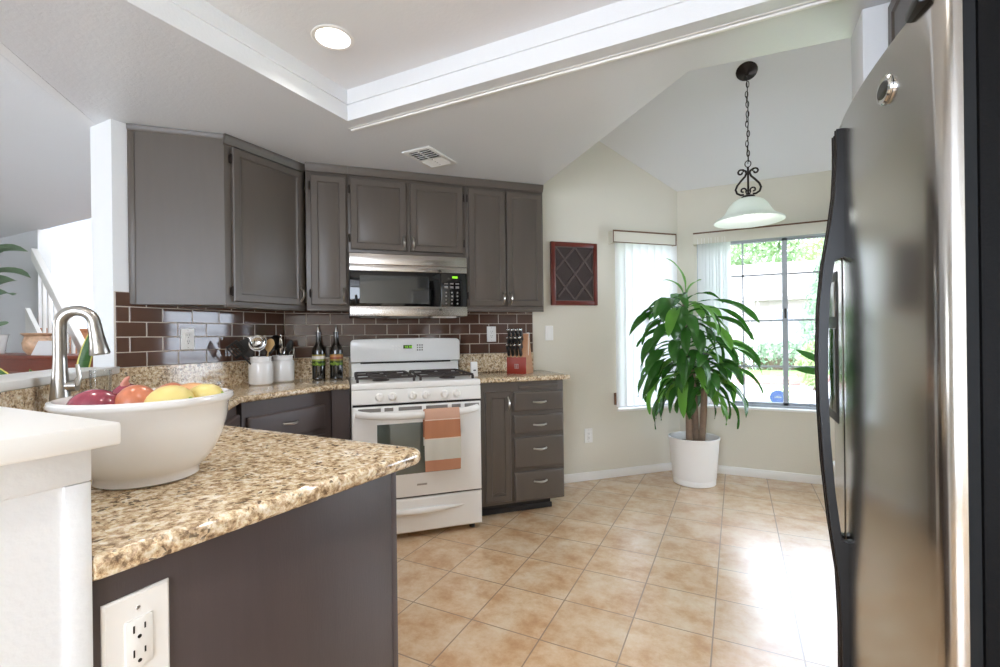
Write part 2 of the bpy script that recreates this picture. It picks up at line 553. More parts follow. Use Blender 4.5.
def tag(o, label, cat, group=None, kind=None):
    o['label'] = label
    o['category'] = cat
    if group:
        o['group'] = group
    if kind:
        o['kind'] = kind
    return o


class Thing:
    """An Empty at the thing's base in a wall frame; part meshes are given in the frame's own coordinates."""

    def __init__(self, name, label, cat, F=FH, base=(0, 0, 0), group=None, kind=None):
        self.base = Vector(base)
        self.root = bpy.data.objects.new(name, None)
        self.root.empty_display_size = 0.05
        COL.objects.link(self.root)
        self.root.matrix_world = F @ Matrix.Translation(self.base)
        tag(self.root, label, cat, group, kind)

    def add(self, name, mb, m, parent=None, smooth=35, label=None):
        o = mb.make(name, m, parent or self.root, None, smooth, self.base)
        if label:
            o['label'] = label
        return o


def solo(name, mb, m, label, cat, F=FH, base=(0, 0, 0), group=None, kind=None, smooth=35):
    o = mb.make(name, m, None, F @ Matrix.Translation(Vector(base)), smooth, base)
    return tag(o, label, cat, group, kind)


def struct(name, mb, m, label, F=FH, cat='room', smooth=35):
    o = mb.make(name, m, None, F, smooth)
    return tag(o, label, cat, None, 'structure')


def copy_tree(root, parent=None):
    c = root.copy()
    COL.objects.link(c)
    if parent is not None:
        c.parent = parent
    for ch in root.children:
        copy_tree(ch, c)
    return c


# ------------------------------------------------------------------ room shell
CZ = 2.26          # kitchen ceiling
PF = 0.302         # far face of the white half wall
struct('floor', MB().box(-9.5, 2.3, -2.8, 4.45, -0.10, 0.0), 'floor', 'square tan stone floor tiles with grey brown grout', cat='floor')

struct('floor_living', MB().prism([(-9.3, -2.6), (-2.0, -2.6), (-2.0, 0.25), (-2.95, 1.2), (-2.95, 3.75), (-9.3, 3.75)], 0.0, 0.012), 'carpet', 'pale carpet of the living room', cat='floor')  # unseen pale surface added so light bouncing off it stays neutral

# kitchen ceiling with the tray opening
outer = [(-2.888, 1.203), (-2.80, 2.27), (-1.555, 3.491), (-1.465, 3.400), (-0.163, 2.075), (0.385, 2.116), (1.15, 2.116), (1.15, -2.6), (-1.3, -2.6), (-1.3, -0.385)]
TX0, TX1, TY0, TY1 = -1.712, 0.22, 0.05, 1.760
struct('ceiling', MB().prism([outer[0], outer[1], outer[2], outer[3], outer[4], outer[5], outer[6], (1.15, TY1), (TX0, TY1), (TX0, TY0 - 0.02), (-1.755, TY0 - 0.02)], CZ, CZ + 0.04)
       .prism([(TX1, TY1), (1.15, TY1), (1.15, -2.6), (TX1, -2.6)], CZ, CZ + 0.04)
       .prism([(-1.735, TY0), (TX1, TY0), (TX1, -2.6), (-1.25, -2.6), (-1.25, -0.435)], CZ, CZ + 0.04),
       'ceil', 'low white kitchen ceiling around the recessed tray', cat='ceiling')
tr = MB()
ZT, ZM = 2.408, 2.338
for b0, b1, o_, i_ in ((CZ, ZM, 0.0, 0.003), (CZ + 0.041, ZM, 0.05, 0.001), (ZM, ZT, 0.05, 0.012)):
    tr.box(TX0 - o_, TX0 + i_, TY0 - o_, TY1 + o_, b0, b1)
    tr.box(TX1 - i_, TX1 + o_, TY0 - o_, TY1 + o_, b0, b1)
    tr.box(TX0, TX1, TY1 - i_, TY1 + o_, b0, b1)
    tr.box(TX0, TX1, TY0 - o_, TY0 + i_, b0, b1)
struct('trim_1', tr, 'white_wall', 'white stepped sides of the recessed ceiling tray', cat='trim')
struct('ceiling_tray', MB().box(TX0 - 0.05, TX1 + 0.05, TY0 - 0.05, TY1 + 0.05, ZT, ZT + 0.03), 'ceil_flat', 'raised white ceiling inside the tray', cat='ceiling')
struct('trim_2', MB().box(-1.765, 0.35, 1.836, 1.850, CZ - 0.008, CZ + 0.002, 0.003).box(-1.765, 0.35, 1.820, 1.826, CZ - 0.002, CZ + 0.002), 'trim', 'thin white rail along the far side of the ceiling tray', cat='trim')

# vaulted nook ceiling, sloping up towards the kitchen
VS = 0.65


def vz(y):
    return 2.43 - VS * (y - 4.40)


nk = MB()
nk.profile([(4.60, vz(4.60)), (1.90, vz(1.90)), (1.90, vz(1.90) + 0.06), (4.60, vz(4.60) + 0.06)], -2.2, 2.3)
struct('ceiling_nook', nk, 'ceil_flat', 'white sloping ceiling over the breakfast nook', cat='ceiling')
hd = MB()


def upright(mb, p, q, t, z0):
    """A vertical slab from p to q reaching from z0 up to the vault; t is its thickness to the left of p->q."""
    d = Vector((q[0] - p[0], q[1] - p[1]))
    n = Vector((-d.y, d.x)).normalized() * t
    tb = bmesh.new()
    P4 = [(p[0], p[1]), (q[0], q[1]), (q[0] + n.x, q[1] + n.y), (p[0] + n.x, p[1] + n.y)]
    lo = [tb.verts.new((a, b, z0)) for a, b in P4]
    hi = [tb.verts.new((a, b, vz(b) + 0.02)) for a, b in P4]
    tb.faces.new(lo); tb.faces.new(hi)
    for i in range(4):
        tb.faces.new((lo[i], lo[(i + 1) % 4], hi[(i + 1) % 4], hi[i]))
    bmesh.ops.recalc_face_normals(tb, faces=tb.faces)
    mb._take(tb)


upright(hd, (-1.465, 3.400), (-0.163, 2.075), -0.06, CZ + 0.001)
upright(hd, (-0.163, 2.075), (0.385, 2.116), -0.06, CZ + 0.001)
upright(hd, (0.385, 2.116), (2.25, 2.116), -0.06, CZ + 0.001)
struct('wall_header', hd, 'white_wall', 'white wall above the ceiling edge inside the nook vault', cat='wall')

# range wall with the first window
W1 = (-0.615, -0.065, 0.555, 1.965)


def zr(s):
    return vz(4.40 + 0.7071 * s)


wr = MB()


def slab(mb, pts, y0, y1):
    X = Matrix(((1, 0, 0, 0), (0, 0, -1, 0), (0, 1, 0, 0), (0, 0, 0, 1)))
    mb.prism(pts, -y1, -y0, X=X)


slab(wr, [(-3.30, 0), (W1[0], 0), (W1[0], zr(W1[0])), (-1.42, zr(-1.42)), (-1.42, CZ + 0.03), (-3.30, CZ + 0.03)], 0, 0.14)
slab(wr, [(W1[0], 0), (W1[1], 0), (W1[1], W1[2]), (W1[0], W1[2])], 0, 0.14)
slab(wr, [(W1[0], W1[3]), (W1[1], W1[3]), (W1[1], zr(W1[1])), (W1[0], zr(W1[0]))], 0, 0.14)
slab(wr, [(W1[1], 0), (0.06, 0), (0.06, zr(0.06)), (W1[1], zr(W1[1]))], 0, 0.14)
struct('wall_angled', wr, 'wall', 'cream angled wall behind the range and the wall art', FR, 'wall')

# nook window wall
W2 = (-0.30, 1.04, 0.565, 1.985)
ww = MB()
ww.box(-0.49, W2[0], 0, 0.15, 0, vz(4.40)).box(W2[1], 1.24, 0, 0.15, 0, vz(4.40))
ww.box(W2[0], W2[1], 0, 0.15, 0, W2[2]).box(W2[0], W2[1], 0, 0.15, W2[3], vz(4.40))
struct('wall_window', ww, 'wall', 'cream nook wall around the wide window', FW, 'wall')
FM = frame(1.186, 4.400, -45)      # mirrored angled wall on the right of the nook
wx = MB()


def zm(q):
    return vz(4.40 - 0.7071 * q)


W3 = (0.085, 0.835, 0.555, 1.965)
for a_, b_, c_ in ((-0.06, W3[0], 0), (W3[1], 1.45, 0)):
    slab(wx, [(a_, 0), (b_, 0), (b_, zm(b_)), (a_, zm(a_))], 0, 0.14)
slab(wx, [(W3[0], 0), (W3[1], 0), (W3[1], W3[2]), (W3[0], W3[2])], 0, 0.14)
slab(wx, [(W3[0], W3[3]), (W3[1], W3[3]), (W3[1], zm(W3[1])), (W3[0], zm(W3[0]))], 0, 0.14)
struct('wall_mirrored', wx, 'wall', 'cream angled wall on the right of the nook', FM, 'wall')
wx = MB()
X = Matrix(((0, 0, 1, 0), (1, 0, 0, 0), (0, 1, 0, 0), (0, 0, 0, 1)))
wx.prism([(1.95, 0), (3.50, 0), (3.50, vz(3.50)), (1.95, vz(1.95))], 2.15, 2.25, X=X)
struct('wall_right', wx, 'wall', 'cream wall on the far right of the nook', cat='wall')
struct('wall_stub', MB().box(0.385, 2.25, 1.945, 2.116, 0, CZ - 0.001, 0.004), 'white_wall', 'short white wall at the far side of the refrigerator', cat='wall')
struct('wall_fridge', MB().box(1.15, 1.25, -2.6, 1.945, 0, CZ + 0.04), 'wall', 'cream wall behind the refrigerator', cat='wall')
bk = MB()  # unseen openings added here to let sky light fill the room
bk.box(-9.3, -5.5, -2.75, -2.6, 0, 2.45).box(-4.2, -1.2, -2.75, -2.6, 0, 2.45).box(1.0, 1.25, -2.75, -2.6, 0, 2.45)
bk.box(-5.5, -4.2, -2.75, -2.6, 1.95, 2.45).box(-1.2, 1.0, -2.75, -2.6, 2.15, 2.45)
bk.box(-5.5, -4.2, -2.75, -2.6, 0, 1.0).box(-1.2, 1.0, -2.75, -2.6, 0, 0.35)
struct('wall_back', bk, 'wall', 'cream wall with tall windows behind the viewer', cat='wall')

# left wall with the post, sink wall, half wall of the peninsula
struct('wall_left', MB().prism([(-2.888, 1.203), (-2.690, 1.203), (-2.690, 2.162), (-2.80, 2.27), (-2.888, 2.27)], 0, CZ - 0.0005), 'white_wall', 'white wall end beside the sink and behind the left cabinets', cat='wall')
struct('wall_sink', MB().box(-1.262, 0.0, 0.0, 0.14, 0, 1.030), 'white_wall', 'low white wall under the opening behind the sink', FD, 'wall')
struct('trim_3', MB().box(-1.30, -0.005, -0.028, 0.20, 1.030, 1.062, 0.005), 'trim', 'white sill of the opening behind the sink', FD, 'trim')
pw = MB()
pw.box(-1.80, -0.737, 0.10, PF - 0.001, 0, 1.034)
pw.box(-1.80, -0.731, 0.094, PF, 1.0125, 1.057, 0.002)
pw.box(-0.738, -0.7325, 0.275, PF, 0, 1.0115, 0.0015)
pw.box(-0.738, -0.7325, 0.100, 0.125, 0, 1.0115, 0.0015)
struct('wall_peninsula', pw, 'white_wall', 'white panelled half wall at the near end of the peninsula', cat='wall')
struct('trim_4', MB().box(-1.84, -0.70, 0.072, 0.321, 1.057, 1.086, 0.004), 'trim', 'thick white ledge capping the half wall in the left foreground', cat='trim')
# baseboards
struct('baseboard_angled', MB().box(-1.33, -0.012, -0.014, 0, 0, 0.068, 0.003), 'trim', 'white baseboard under the wall art', FR, 'trim')
struct('baseboard_window', MB().box(-0.448, 1.186, -0.014, 0, 0, 0.068, 0.003), 'trim', 'white baseboard under the wide nook window', FW, 'trim')

# living room beyond the opening
struct('ceiling_living', MB().prism([(-9.3, -2.6), (-1.26, -2.6), (-1.26, -0.43), (-2.888, 1.198), (-2.888, 2.45), (-9.3, 2.45)], 2.44, 2.52)
       , 'ceil_flat', 'white living room ceiling seen over the sink', cat='ceiling')
cl = MB()
cl.prism([(-2.892, 1.203), (-1.25, -0.439), (-1.25, -0.375), (-2.86, 1.235)], CZ - 0.001, 2.45)
cl.box(-1.30, -1.25, -2.6, -0.435, CZ - 0.001, 2.439)
struct('trim_5', cl, 'ceil_flat', 'white face of the dropped ceiling edge over the sink wall', cat='trim')
struct('wall_living', MB().box(-9.3, -6.985, 2.414, 2.53, 0, 2.44), 'white_wall', 'living room wall behind the shadowed tall plant', cat='wall')
struct('wall_stair', MB().box(-10.5, -2.9, 3.75, 3.87, 0, 5.2).box(-10.5, -10.4, 2.5, 3.8, 0, 5.2).box(-3.0, -2.9, 2.45, 3.8, 0, 3.0).box(-3.0, -2.9, 2.45, 3.8, 4.4, 5.2).box(-3.0, -2.9, 2.45, 2.70, 3.0, 4.4).box(-3.0, -2.9, 3.55, 3.8, 3.0, 4.4), 'white_wall', 'bright white wall of the stairwell', cat='wall')
struct('wall_far_left', MB().box(-9.4, -9.3, -2.7, 2.5, 0, 2.5), 'white_wall', 'far left white wall of the living room', cat='wall')

struct('ceiling_stair', MB().box(-10.5, -2.9, 2.45, 3.87, 5.2, 5.26).box(-10.5, -6.9, 2.36, 2.45, 2.52, 5.2).box(-6.9, -2.9, 2.36, 2.45, 2.525, 5.2), 'white_wall', 'ceiling and upper wall of the stairwell', cat='ceiling')  # unseen roof added to keep open sky from flooding the stairwell

# ------------------------------------------------------------------ windows


def pane(mb, s0, s1, z0, z1, y):
    mb.box(s0, s1, y, y + 0.004, z0, z1)


w1 = Thing('window_1', 'narrow window behind the closed vertical blinds', 'window', FR, (-0.34, 0.09, W1[2]), kind='structure')
fm = MB()
for a, b, c, d in ((W1[0], W1[0] + 0.03, W1[2], W1[3]), (W1[1] - 0.03, W1[1], W1[2], W1[3])):
    fm.box(a, b, 0.07, 0.12, c, d)
for c in (W1[2], W1[3] - 0.03):
    fm.box(W1[0], W1[1], 0.07, 0.12, c, c + 0.03)
w1.add('frame', fm, 'vinyl')
gm = MB()
for z in (0.898, 1.300, 1.690):
    gm.box(W1[0] + 0.03, W1[1] - 0.03, 0.086, 0.104, z - 0.009, z + 0.009)
gm.box(-0.349, -0.331, 0.086, 0.104, W1[2] + 0.03, W1[3] - 0.03)
w1.add('muntin', gm, 'vinyl')
pm = MB(); pane(pm, W1[0] + 0.03, W1[1] - 0.03, W1[2] + 0.03, W1[3] - 0.03, 0.092)
w1.add('pane', pm, 'glass')
w1.add('sill', MB().box(W1[0] - 0.01, W1[1] + 0.01, -0.012, 0.07, W1[2] - 0.014, W1[2] + 0.008, 0.003), 'trim')

w2 = Thing('window_2', 'wide two sash nook window with a grid of bars', 'window', FW, (0.37, 0.09, W2[2]), kind='structure')
fm = MB()
for a, b in ((W2[0], W2[0] + 0.03), (W2[1] - 0.03, W2[1])):
    fm.box(a, b, 0.06, 0.12, W2[2], W2[3])
fm.box(W2[0], W2[1], 0.06, 0.12, W2[2], W2[2] + 0.022).box(W2[0], W2[1], 0.06, 0.12, W2[3] - 0.03, W2[3])
w2.add('frame', fm, 'vinyl')
for a, b, y in ((W2[0] + 0.025, 0.372, 0.080), (0.350, W2[1] - 0.025, 0.100)):
    sm = MB()
    z0, z1 = W2[2] + 0.02, W2[3] - 0.025
    sm.box(a, a + 0.028, y, y + 0.02, z0, z1).box(b - 0.034, b, y, y + 0.02, z0, z1)
    sm.box(a, b, y, y + 0.02, z0, z0 + 0.024).box(a, b, y, y + 0.02, z1 - 0.024, z1)
    sash = w2.add('sash', sm, 'vinyl')
    gm = MB()
    for z in (0.905, 1.285, 1.665):
        gm.box(a + 0.03, b - 0.03, y + 0.004, y + 0.016, z - 0.0075, z + 0.0075)
    xm = (a + b) / 2 + (0.005 if y < 0.09 else 0.0)
    gm.box(xm - 0.007, xm + 0.007, y + 0.004, y + 0.016, z0 + 0.02, z1 - 0.02)
    w2.add('muntin', gm, 'vinyl', sash)
    pm = MB(); pane(pm, a + 0.02, b - 0.02, z0 + 0.02, z1 - 0.02, y + 0.008)
    w2.add('pane', pm, 'glass', sash)
w2.add('latch', MB().box(0.352, 0.366, 0.066, 0.081, 1.30, 1.38, 0.003), 'black')
w2.add('latch', MB().box(0.512, 0.534, 0.08, 0.10, W2[2] + 0.02, W2[2] + 0.05, 0.003), 'vinyl')
w2.add('sill', MB().box(W2[0] - 0.01, W2[1] + 0.01, -0.012, 0.06, W2[2] - 0.014, W2[2] + 0.006, 0.003), 'trim')


w3 = Thing('window_3', 'window in the angled wall hidden behind the refrigerator', 'window', FM, (0.46, 0.09, W3[2]), kind='structure')
fm = MB()
for a, b in ((W3[0], W3[0] + 0.03), (W3[1] - 0.03, W3[1])):
    fm.box(a, b, 0.07, 0.12, W3[2], W3[3])
for c in (W3[2], W3[3] - 0.03):
    fm.box(W3[0], W3[1], 0.07, 0.12, c, c + 0.03)
w3.add('frame', fm, 'vinyl')
gm = MB()
for z in (0.898, 1.300, 1.690):
    gm.box(W3[0] + 0.03, W3[1] - 0.03, 0.086, 0.104, z - 0.009, z + 0.009)
w3.add('muntin', gm, 'vinyl')
pm = MB(); pane(pm, W3[0] + 0.03, W3[1] - 0.03, W3[2] + 0.03, W3[3] - 0.03, 0.092)
w3.add('pane', pm, 'glass')


def vanes(T, F_pts):
    for (s, y, ang, z0, z1) in F_pts:
        rows = []
        for z in (z0, z1):
            rows.append([(s + (k - 2.5) / 5 * 0.089 * math.cos(ang) - math.sin(ang) * 0.006 * (1 - ((k - 2.5) / 2.5) ** 2),
                          y + (k - 2.5) / 5 * 0.089 * math.sin(ang) + math.cos(ang) * 0.006 * (1 - ((k - 2.5) / 2.5) ** 2), z) for k in range(6)])
        T.add('vane', MB().sheet(rows, thick=0.0012), 'blind')


def valance(T, s0, s1, z0, z1, yo):
    o = T.add('valance', MB().box(s0, s1, -yo, -yo + 0.012, z0, z1, 0.002).box(s0, s0 + 0.012, -yo + 0.01, 0.0, z0, z1).box(s1 - 0.012, s1, -yo + 0.01, 0.0, z0, z1), 'valance')
    e = MB()
    e.box(s0 - 0.002, s1 + 0.002, -yo - 0.003, -yo + 0.002, z1 - 0.008, z1 + 0.004, 0.001)
    if s1 - s0 < 0.8:
        e.box(s0 - 0.002, s1 + 0.002, -yo - 0.003, -yo + 0.002, z0 - 0.001, z0 + 0.006, 0.001)
        e.box(s0 - 0.002, s0 + 0.004, -yo - 0.003, -yo + 0.002, z0, z1).box(s1 - 0.004, s1 + 0.002, -yo - 0.003, -yo + 0.002, z0, z1)
    T.add('edge_strip', e, 'woodtrim', o)
    T.add('headrail', MB().box(s0 + 0.02, s1 - 0.02, -0.06, -0.02, z1 - 0.045, z1 - 0.01), 'white_plastic')


b1 = Thing('vertical_blind', 'white vertical blind closed across the narrow window', 'blind', FR, (-0.34, 0, 0.58), 'vertical blinds in the nook')
valance(b1, -0.692, -0.077, 1.938, 2.036, 0.075)
vanes(b1, [(-0.606 + 0.0735 * k, -0.038, rad(-16), 0.585, 1.985) for k in range(8)])
b1.add('cord_weight', MB().box(-0.660, -0.640, -0.016, -0.001, 0.60, 0.70, 0.003), 'woodtrim')
b2 = Thing('vertical_blind', 'white vertical blind stacked open at the left of the wide window', 'blind', FW, (0.3, 0, 0.58), 'vertical blinds in the nook')
valance(b2, -0.318, 1.08, 1.940, 2.034, 0.075)
vanes(b2, [(-0.265 + 0.026 * k, -0.042, rad(70 if k % 2 else 62), 0.590, 1.985) for k in range(9)])

# ------------------------------------------------------------------ cabinets


def arc_pull(T, s, y, z, parent, vert=True, L=0.078, out=0.026):
    pts = []
    for k in range(11):
        u = (k - 5) / 5.0
        o = out * (1 - u * u) + 0.002
        pts.append((s, y - o, z + u * L / 2) if vert else (s + u * L / 2, y - o, z))
    mb = MB().tube(pts, [0.0055 + 0.0025 * (1 - abs((k - 5) / 5.0)) for k in range(11)], 8)
    for e in (pts[0], pts[-1]):
        mb.sphere(e, 0.007, u=10, v=6)
    return T.add('handle', mb, 'nickel', parent)


DOORP = [(0, 0), (0, 0.014), (0.005, 0.020), (0.040, 0.020), (0.045, 0.0135), (0.053, 0.0135), (0.064, 0.0175)]
DRAWP = [(0, 0), (0, 0.012), (0.007, 0.019), (0.012, 0.020)]


def door(T, s0, s1, z0, z1, y, hs=None, hz=None, m='cab', prof=DOORP):
    d = T.add('door', MB().ring(s0, s1, z0, z1, y, prof), m)
    if hs is not None:
        arc_pull(T, hs, y - 0.019, hz, d)
    return d


def hinge(T, s, z, y, parent):
    T.add('hinge', MB().box(s - 0.007, s + 0.005, y - 0.012, y + 0.001, z - 0.022, z + 0.022, 0.003).tube([(s, y - 0.012, z - 0.026), (s, y - 0.012, z + 0.026)], 0.0045), 'iron', parent)


def crown(T, pts_s, y, m='cab'):
    pass


def upper(label, s0, s1, z0, doors, depth=0.318, hinges=()):
    """A wall cabinet in the range wall's frame: carcass, doors with pulls, top moulding."""
    T = Thing('wall_cabinet', label, 'cabinet', FR, ((s0 + s1) / 2, -depth / 2, z0), 'taupe cabinets over the range wall')
    y = -depth
    T.add('carcass', MB().box(s0 + 0.0002, s1 - 0.0002, y, -0.002, z0, CZ - 0.003, 0.0015), 'cab')
    T.add('top_moulding', MB().profile([(y, 2.208), (y - 0.010, 2.212), (y - 0.016, 2.228), (y - 0.022, 2.240), (y - 0.022, CZ - 0.002), (y, CZ - 0.002)], s0 + 0.0002, s1 - 0.0002), 'cab')
    T.add('light_rail', MB().box(s0 + 0.001, s1 - 0.001, y - 0.004, y + 0.018, z0 - 0.012, z0 + 0.004, 0.002), 'cab')
    for d0, d1, dz0, dz1, hs, hz in doors:
        o = door(T, d0, d1, dz0, dz1, y, hs, hz)
        hx = d0 if hs > (d0 + d1) / 2 else d1
        sg = -1 if hs > (d0 + d1) / 2 else 1
        if hx in hinges:
            for z in (dz0 + 0.07, dz1 - 0.07):
                hinge(T, hx + sg * 0.006, z, y, o)
    return T


upper('narrow single door wall cabinet between the corner cabinet and microwave', -3.000, -2.752, 1.367, [(-2.972, -2.764, 1.390, 2.190, -2.782, 1.455)], hinges=(-2.972,))
upper('short wall cabinet with two doors directly above the microwave', -2.752, -1.994, 1.720, [(-2.740, -2.392, 1.742, 2.188, -2.410, 1.795), (-2.368, -2.014, 1.742, 2.188, -2.350, 1.795)], hinges=(-2.740, -2.014))
upper('tall wall cabinet with two doors at the right end, over the knife block', -1.994, -1.423, 1.367, [(-1.978, -1.711, 1.390, 2.190, -1.735, 1.445), (-1.704, -1.436, 1.390, 2.190, -1.680, 1.445)], hinges=(-1.978,))

# corner cabinet with the angled end panel, in the left wall's frame (x = house y, -y = out of the wall)
T = Thing('wall_cabinet', 'large corner wall cabinet with a plain angled end panel, nearest the sink', 'cabinet', FL, (1.75, -0.15, 1.367))
corner_pts = [(1.268, -0.003), (1.566, -0.302), (2.079, -0.302), (2.142, -0.002)]
T.add('carcass', MB().prism(corner_pts, 1.367, CZ - 0.003), 'cab')
tm = MB()
tm.profile([(-0.302, 2.208), (-0.312, 2.212), (-0.318, 2.228), (-0.324, 2.240), (-0.324, CZ - 0.002), (-0.302, CZ - 0.002)], 1.560, 2.075)
Xe = Matrix.Translation((1.268, -0.003, 0)) @ Matrix.Rotation(rad(-45), 4, 'Z')
tm.profile([(0, 2.228), (-0.008, 2.238), (-0.010, CZ - 0.002), (0, CZ - 0.002)], 0.0, 0.428, X=Xe)
T.add('top_moulding', tm, 'cab')
T.add('light_rail', MB().box(1.565, 2.072, -0.306, -0.286, 1.355, 1.371, 0.002), 'cab')
T.add('end_stile', MB().box(0.002, 0.030, -0.004, 0.0, 1.369, 2.226, 0.001, X=Xe), 'cab')
o = door(T, 1.604, 2.052, 1.386, 2.205, -0.302, 2.030, 1.452)
for z in (1.44, 2.14):
    hinge(T, 1.598, z, -0.302, o)

# base cabinets
CT0, CT1 = 0.882, 0.915
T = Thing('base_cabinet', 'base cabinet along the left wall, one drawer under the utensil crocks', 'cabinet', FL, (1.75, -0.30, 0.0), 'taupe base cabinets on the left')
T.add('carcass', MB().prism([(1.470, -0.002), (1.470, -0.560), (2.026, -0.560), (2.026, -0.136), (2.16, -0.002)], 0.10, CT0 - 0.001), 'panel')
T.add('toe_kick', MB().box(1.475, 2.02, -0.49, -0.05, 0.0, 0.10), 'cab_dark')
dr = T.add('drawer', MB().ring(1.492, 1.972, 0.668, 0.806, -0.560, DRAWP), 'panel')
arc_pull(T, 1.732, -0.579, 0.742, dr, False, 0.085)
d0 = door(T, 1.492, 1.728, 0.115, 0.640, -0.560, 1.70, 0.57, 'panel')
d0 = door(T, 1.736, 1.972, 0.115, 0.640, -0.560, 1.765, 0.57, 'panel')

T = Thing('base_cabinet', 'narrow filler cabinet between the left counter run and the range', 'cabinet', FR, (-2.80, -0.24, 0.0), 'taupe base cabinets on the left')
T.add('carcass', MB().prism([(-2.857, -0.490), (-2.757, -0.490), (-2.757, -0.004), (-3.15, -0.004)], 0.10, CT0 - 0.001), 'panel')
T.add('stile', MB().box(-2.850, -2.838, -0.494, -0.489, 0.11, CT0 - 0.002), 'panel')
T.add('toe_kick', MB().box(-2.80, -2.76, -0.42, -0.05, 0.0, 0.10), 'cab_dark')

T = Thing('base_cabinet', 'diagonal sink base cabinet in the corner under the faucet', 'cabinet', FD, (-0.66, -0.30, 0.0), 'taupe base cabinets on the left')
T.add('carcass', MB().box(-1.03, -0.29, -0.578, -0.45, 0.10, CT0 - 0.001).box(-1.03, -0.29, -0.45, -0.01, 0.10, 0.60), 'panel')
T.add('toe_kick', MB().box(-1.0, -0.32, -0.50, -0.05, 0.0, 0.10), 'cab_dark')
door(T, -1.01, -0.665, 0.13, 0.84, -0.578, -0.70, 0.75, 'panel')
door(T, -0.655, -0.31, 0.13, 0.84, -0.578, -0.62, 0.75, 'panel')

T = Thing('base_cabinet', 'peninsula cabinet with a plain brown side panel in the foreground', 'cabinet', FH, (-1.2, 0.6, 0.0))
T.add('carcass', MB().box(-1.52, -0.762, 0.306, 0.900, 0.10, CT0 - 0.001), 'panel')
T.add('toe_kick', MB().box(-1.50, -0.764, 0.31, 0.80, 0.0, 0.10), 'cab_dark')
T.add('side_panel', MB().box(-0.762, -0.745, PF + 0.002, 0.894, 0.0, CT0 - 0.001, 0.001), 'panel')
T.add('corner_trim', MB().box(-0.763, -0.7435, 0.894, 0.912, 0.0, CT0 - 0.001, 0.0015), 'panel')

# right of the range
T = Thing('base_cabinet', 'base cabinet right of the range with one tall door and four drawers', 'cabinet', FR, (-1.67, -0.24, 0.0))
yb = -0.490
T.add('carcass', MB().box(-1.984, -1.362, yb, -0.002, 0.078, CT0 - 0.001, 0.001), 'cab')
T.add('toe_kick', MB().box(-1.980, -1.440, yb + 0.06, -0.02, 0.0, 0.078).box(-1.980, -1.432, yb + 0.05, yb + 0.062, 0.0, 0.035, 0.003), 'cab_dark')
d = door(T, -1.925, -1.750, 0.100, 0.822, yb, -1.770, 0.742)
T.add('arch_moulding', MB().prism([(-1.885, 0.150), (-1.79, 0.150), (-1.815, 0.163), (-1.8375, 0.170), (-1.86, 0.163)], 0.0145, 0.0205, X=Matrix.Translation((0, yb, 0)) @ Matrix(((1, 0, 0, 0), (0, 0, -1, 0), (0, 1, 0, 0), (0, 0, 0, 1)))), 'cab', d)
for z0, z1, hz in ((0.684, 0.812, 0.742), (0.536, 0.656, 0.590), (0.306, 0.510, 0.430), (0.088, 0.280, 0.212)):
    o = T.add('drawer', MB().ring(-1.726, -1.372, z0, z1, yb, DRAWP), 'cab')
    arc_pull(T, -1.545, yb - 0.018, hz, o, False, 0.088)
T.add('cutting_board', MB().box(-1.690, -1.405, yb - 0.012, yb + 0.01, 0.832, 0.856, 0.004), 'cab')

# ------------------------------------------------------------------ countertops and backsplash


def rline(s, off):
    v = FR @ Vector((s, -off, 0))
    return (v.x, v.y)


def dline(s, off):
    v = FD @ Vector((s, -off, 0))
    return (v.x, v.y)


cpts = [rline(-2.757, 0.002), rline(-2.757, 0.520), (-2.100, 2.017), (-2.100, 1.452), (-1.606, 0.958)]
for k in range(6):
    a = rad(90 - 18 * k)
    cpts.append((-0.727 + 0.045 * math.cos(a), 0.913 + 0.045 * math.sin(a)))
cpts += [(-0.726, PF + 0.0015), (-1.788, PF + 0.0015), (-2.687, 1.201), (-2.688, 2.158)]
sink_hole = [dline(-0.92, 0.15), dline(-0.41, 0.15), dline(-0.41, 0.50), dline(-0.92, 0.50)]
T = Thing('countertop', 'speckled tan granite counter over the peninsula, sink and left wall', 'countertop', FH, (-1.6, 1.0, CT0))
T.add('slab', MB().prism(cpts, CT0, CT1, holes=[sink_hole], bev=0.013, seg=4), 'granite', smooth=50)
sp = MB()
sp.prism([dline(-1.260, 0.002), dline(-1.260, 0.030), dline(-0.012, 0.030), dline(-0.001, 0.002)], CT1, 1.0295)
sp.prism([(-2.688, 1.207), (-2.660, 1.207), (-2.660, 2.146), (-2.688, 2.158)], CT1, 1.054)
sp.prism([rline(-3.160, 0.002), rline(-3.148, 0.030), rline(-2.757, 0.030), rline(-2.757, 0.002)], CT1, 1.054)
T.add('granite_upstand', sp, 'granite')
T = Thing('countertop', 'short speckled granite counter right of the range', 'countertop', FR, (-1.65, -0.26, CT0))
T.add('slab', MB().prism([(-1.984, -0.002), (-1.984, -0.520), (-1.345, -0.520), (-1.318, -0.512), (-1.305, -0.490), (-1.305, -0.002)], CT0, CT1, bev=0.013, seg=4), 'granite', smooth=50)
T.add('granite_upstand', MB().box(-1.984, -1.388, -0.030, -0.002, CT1, 1.054, 0.002), 'granite')


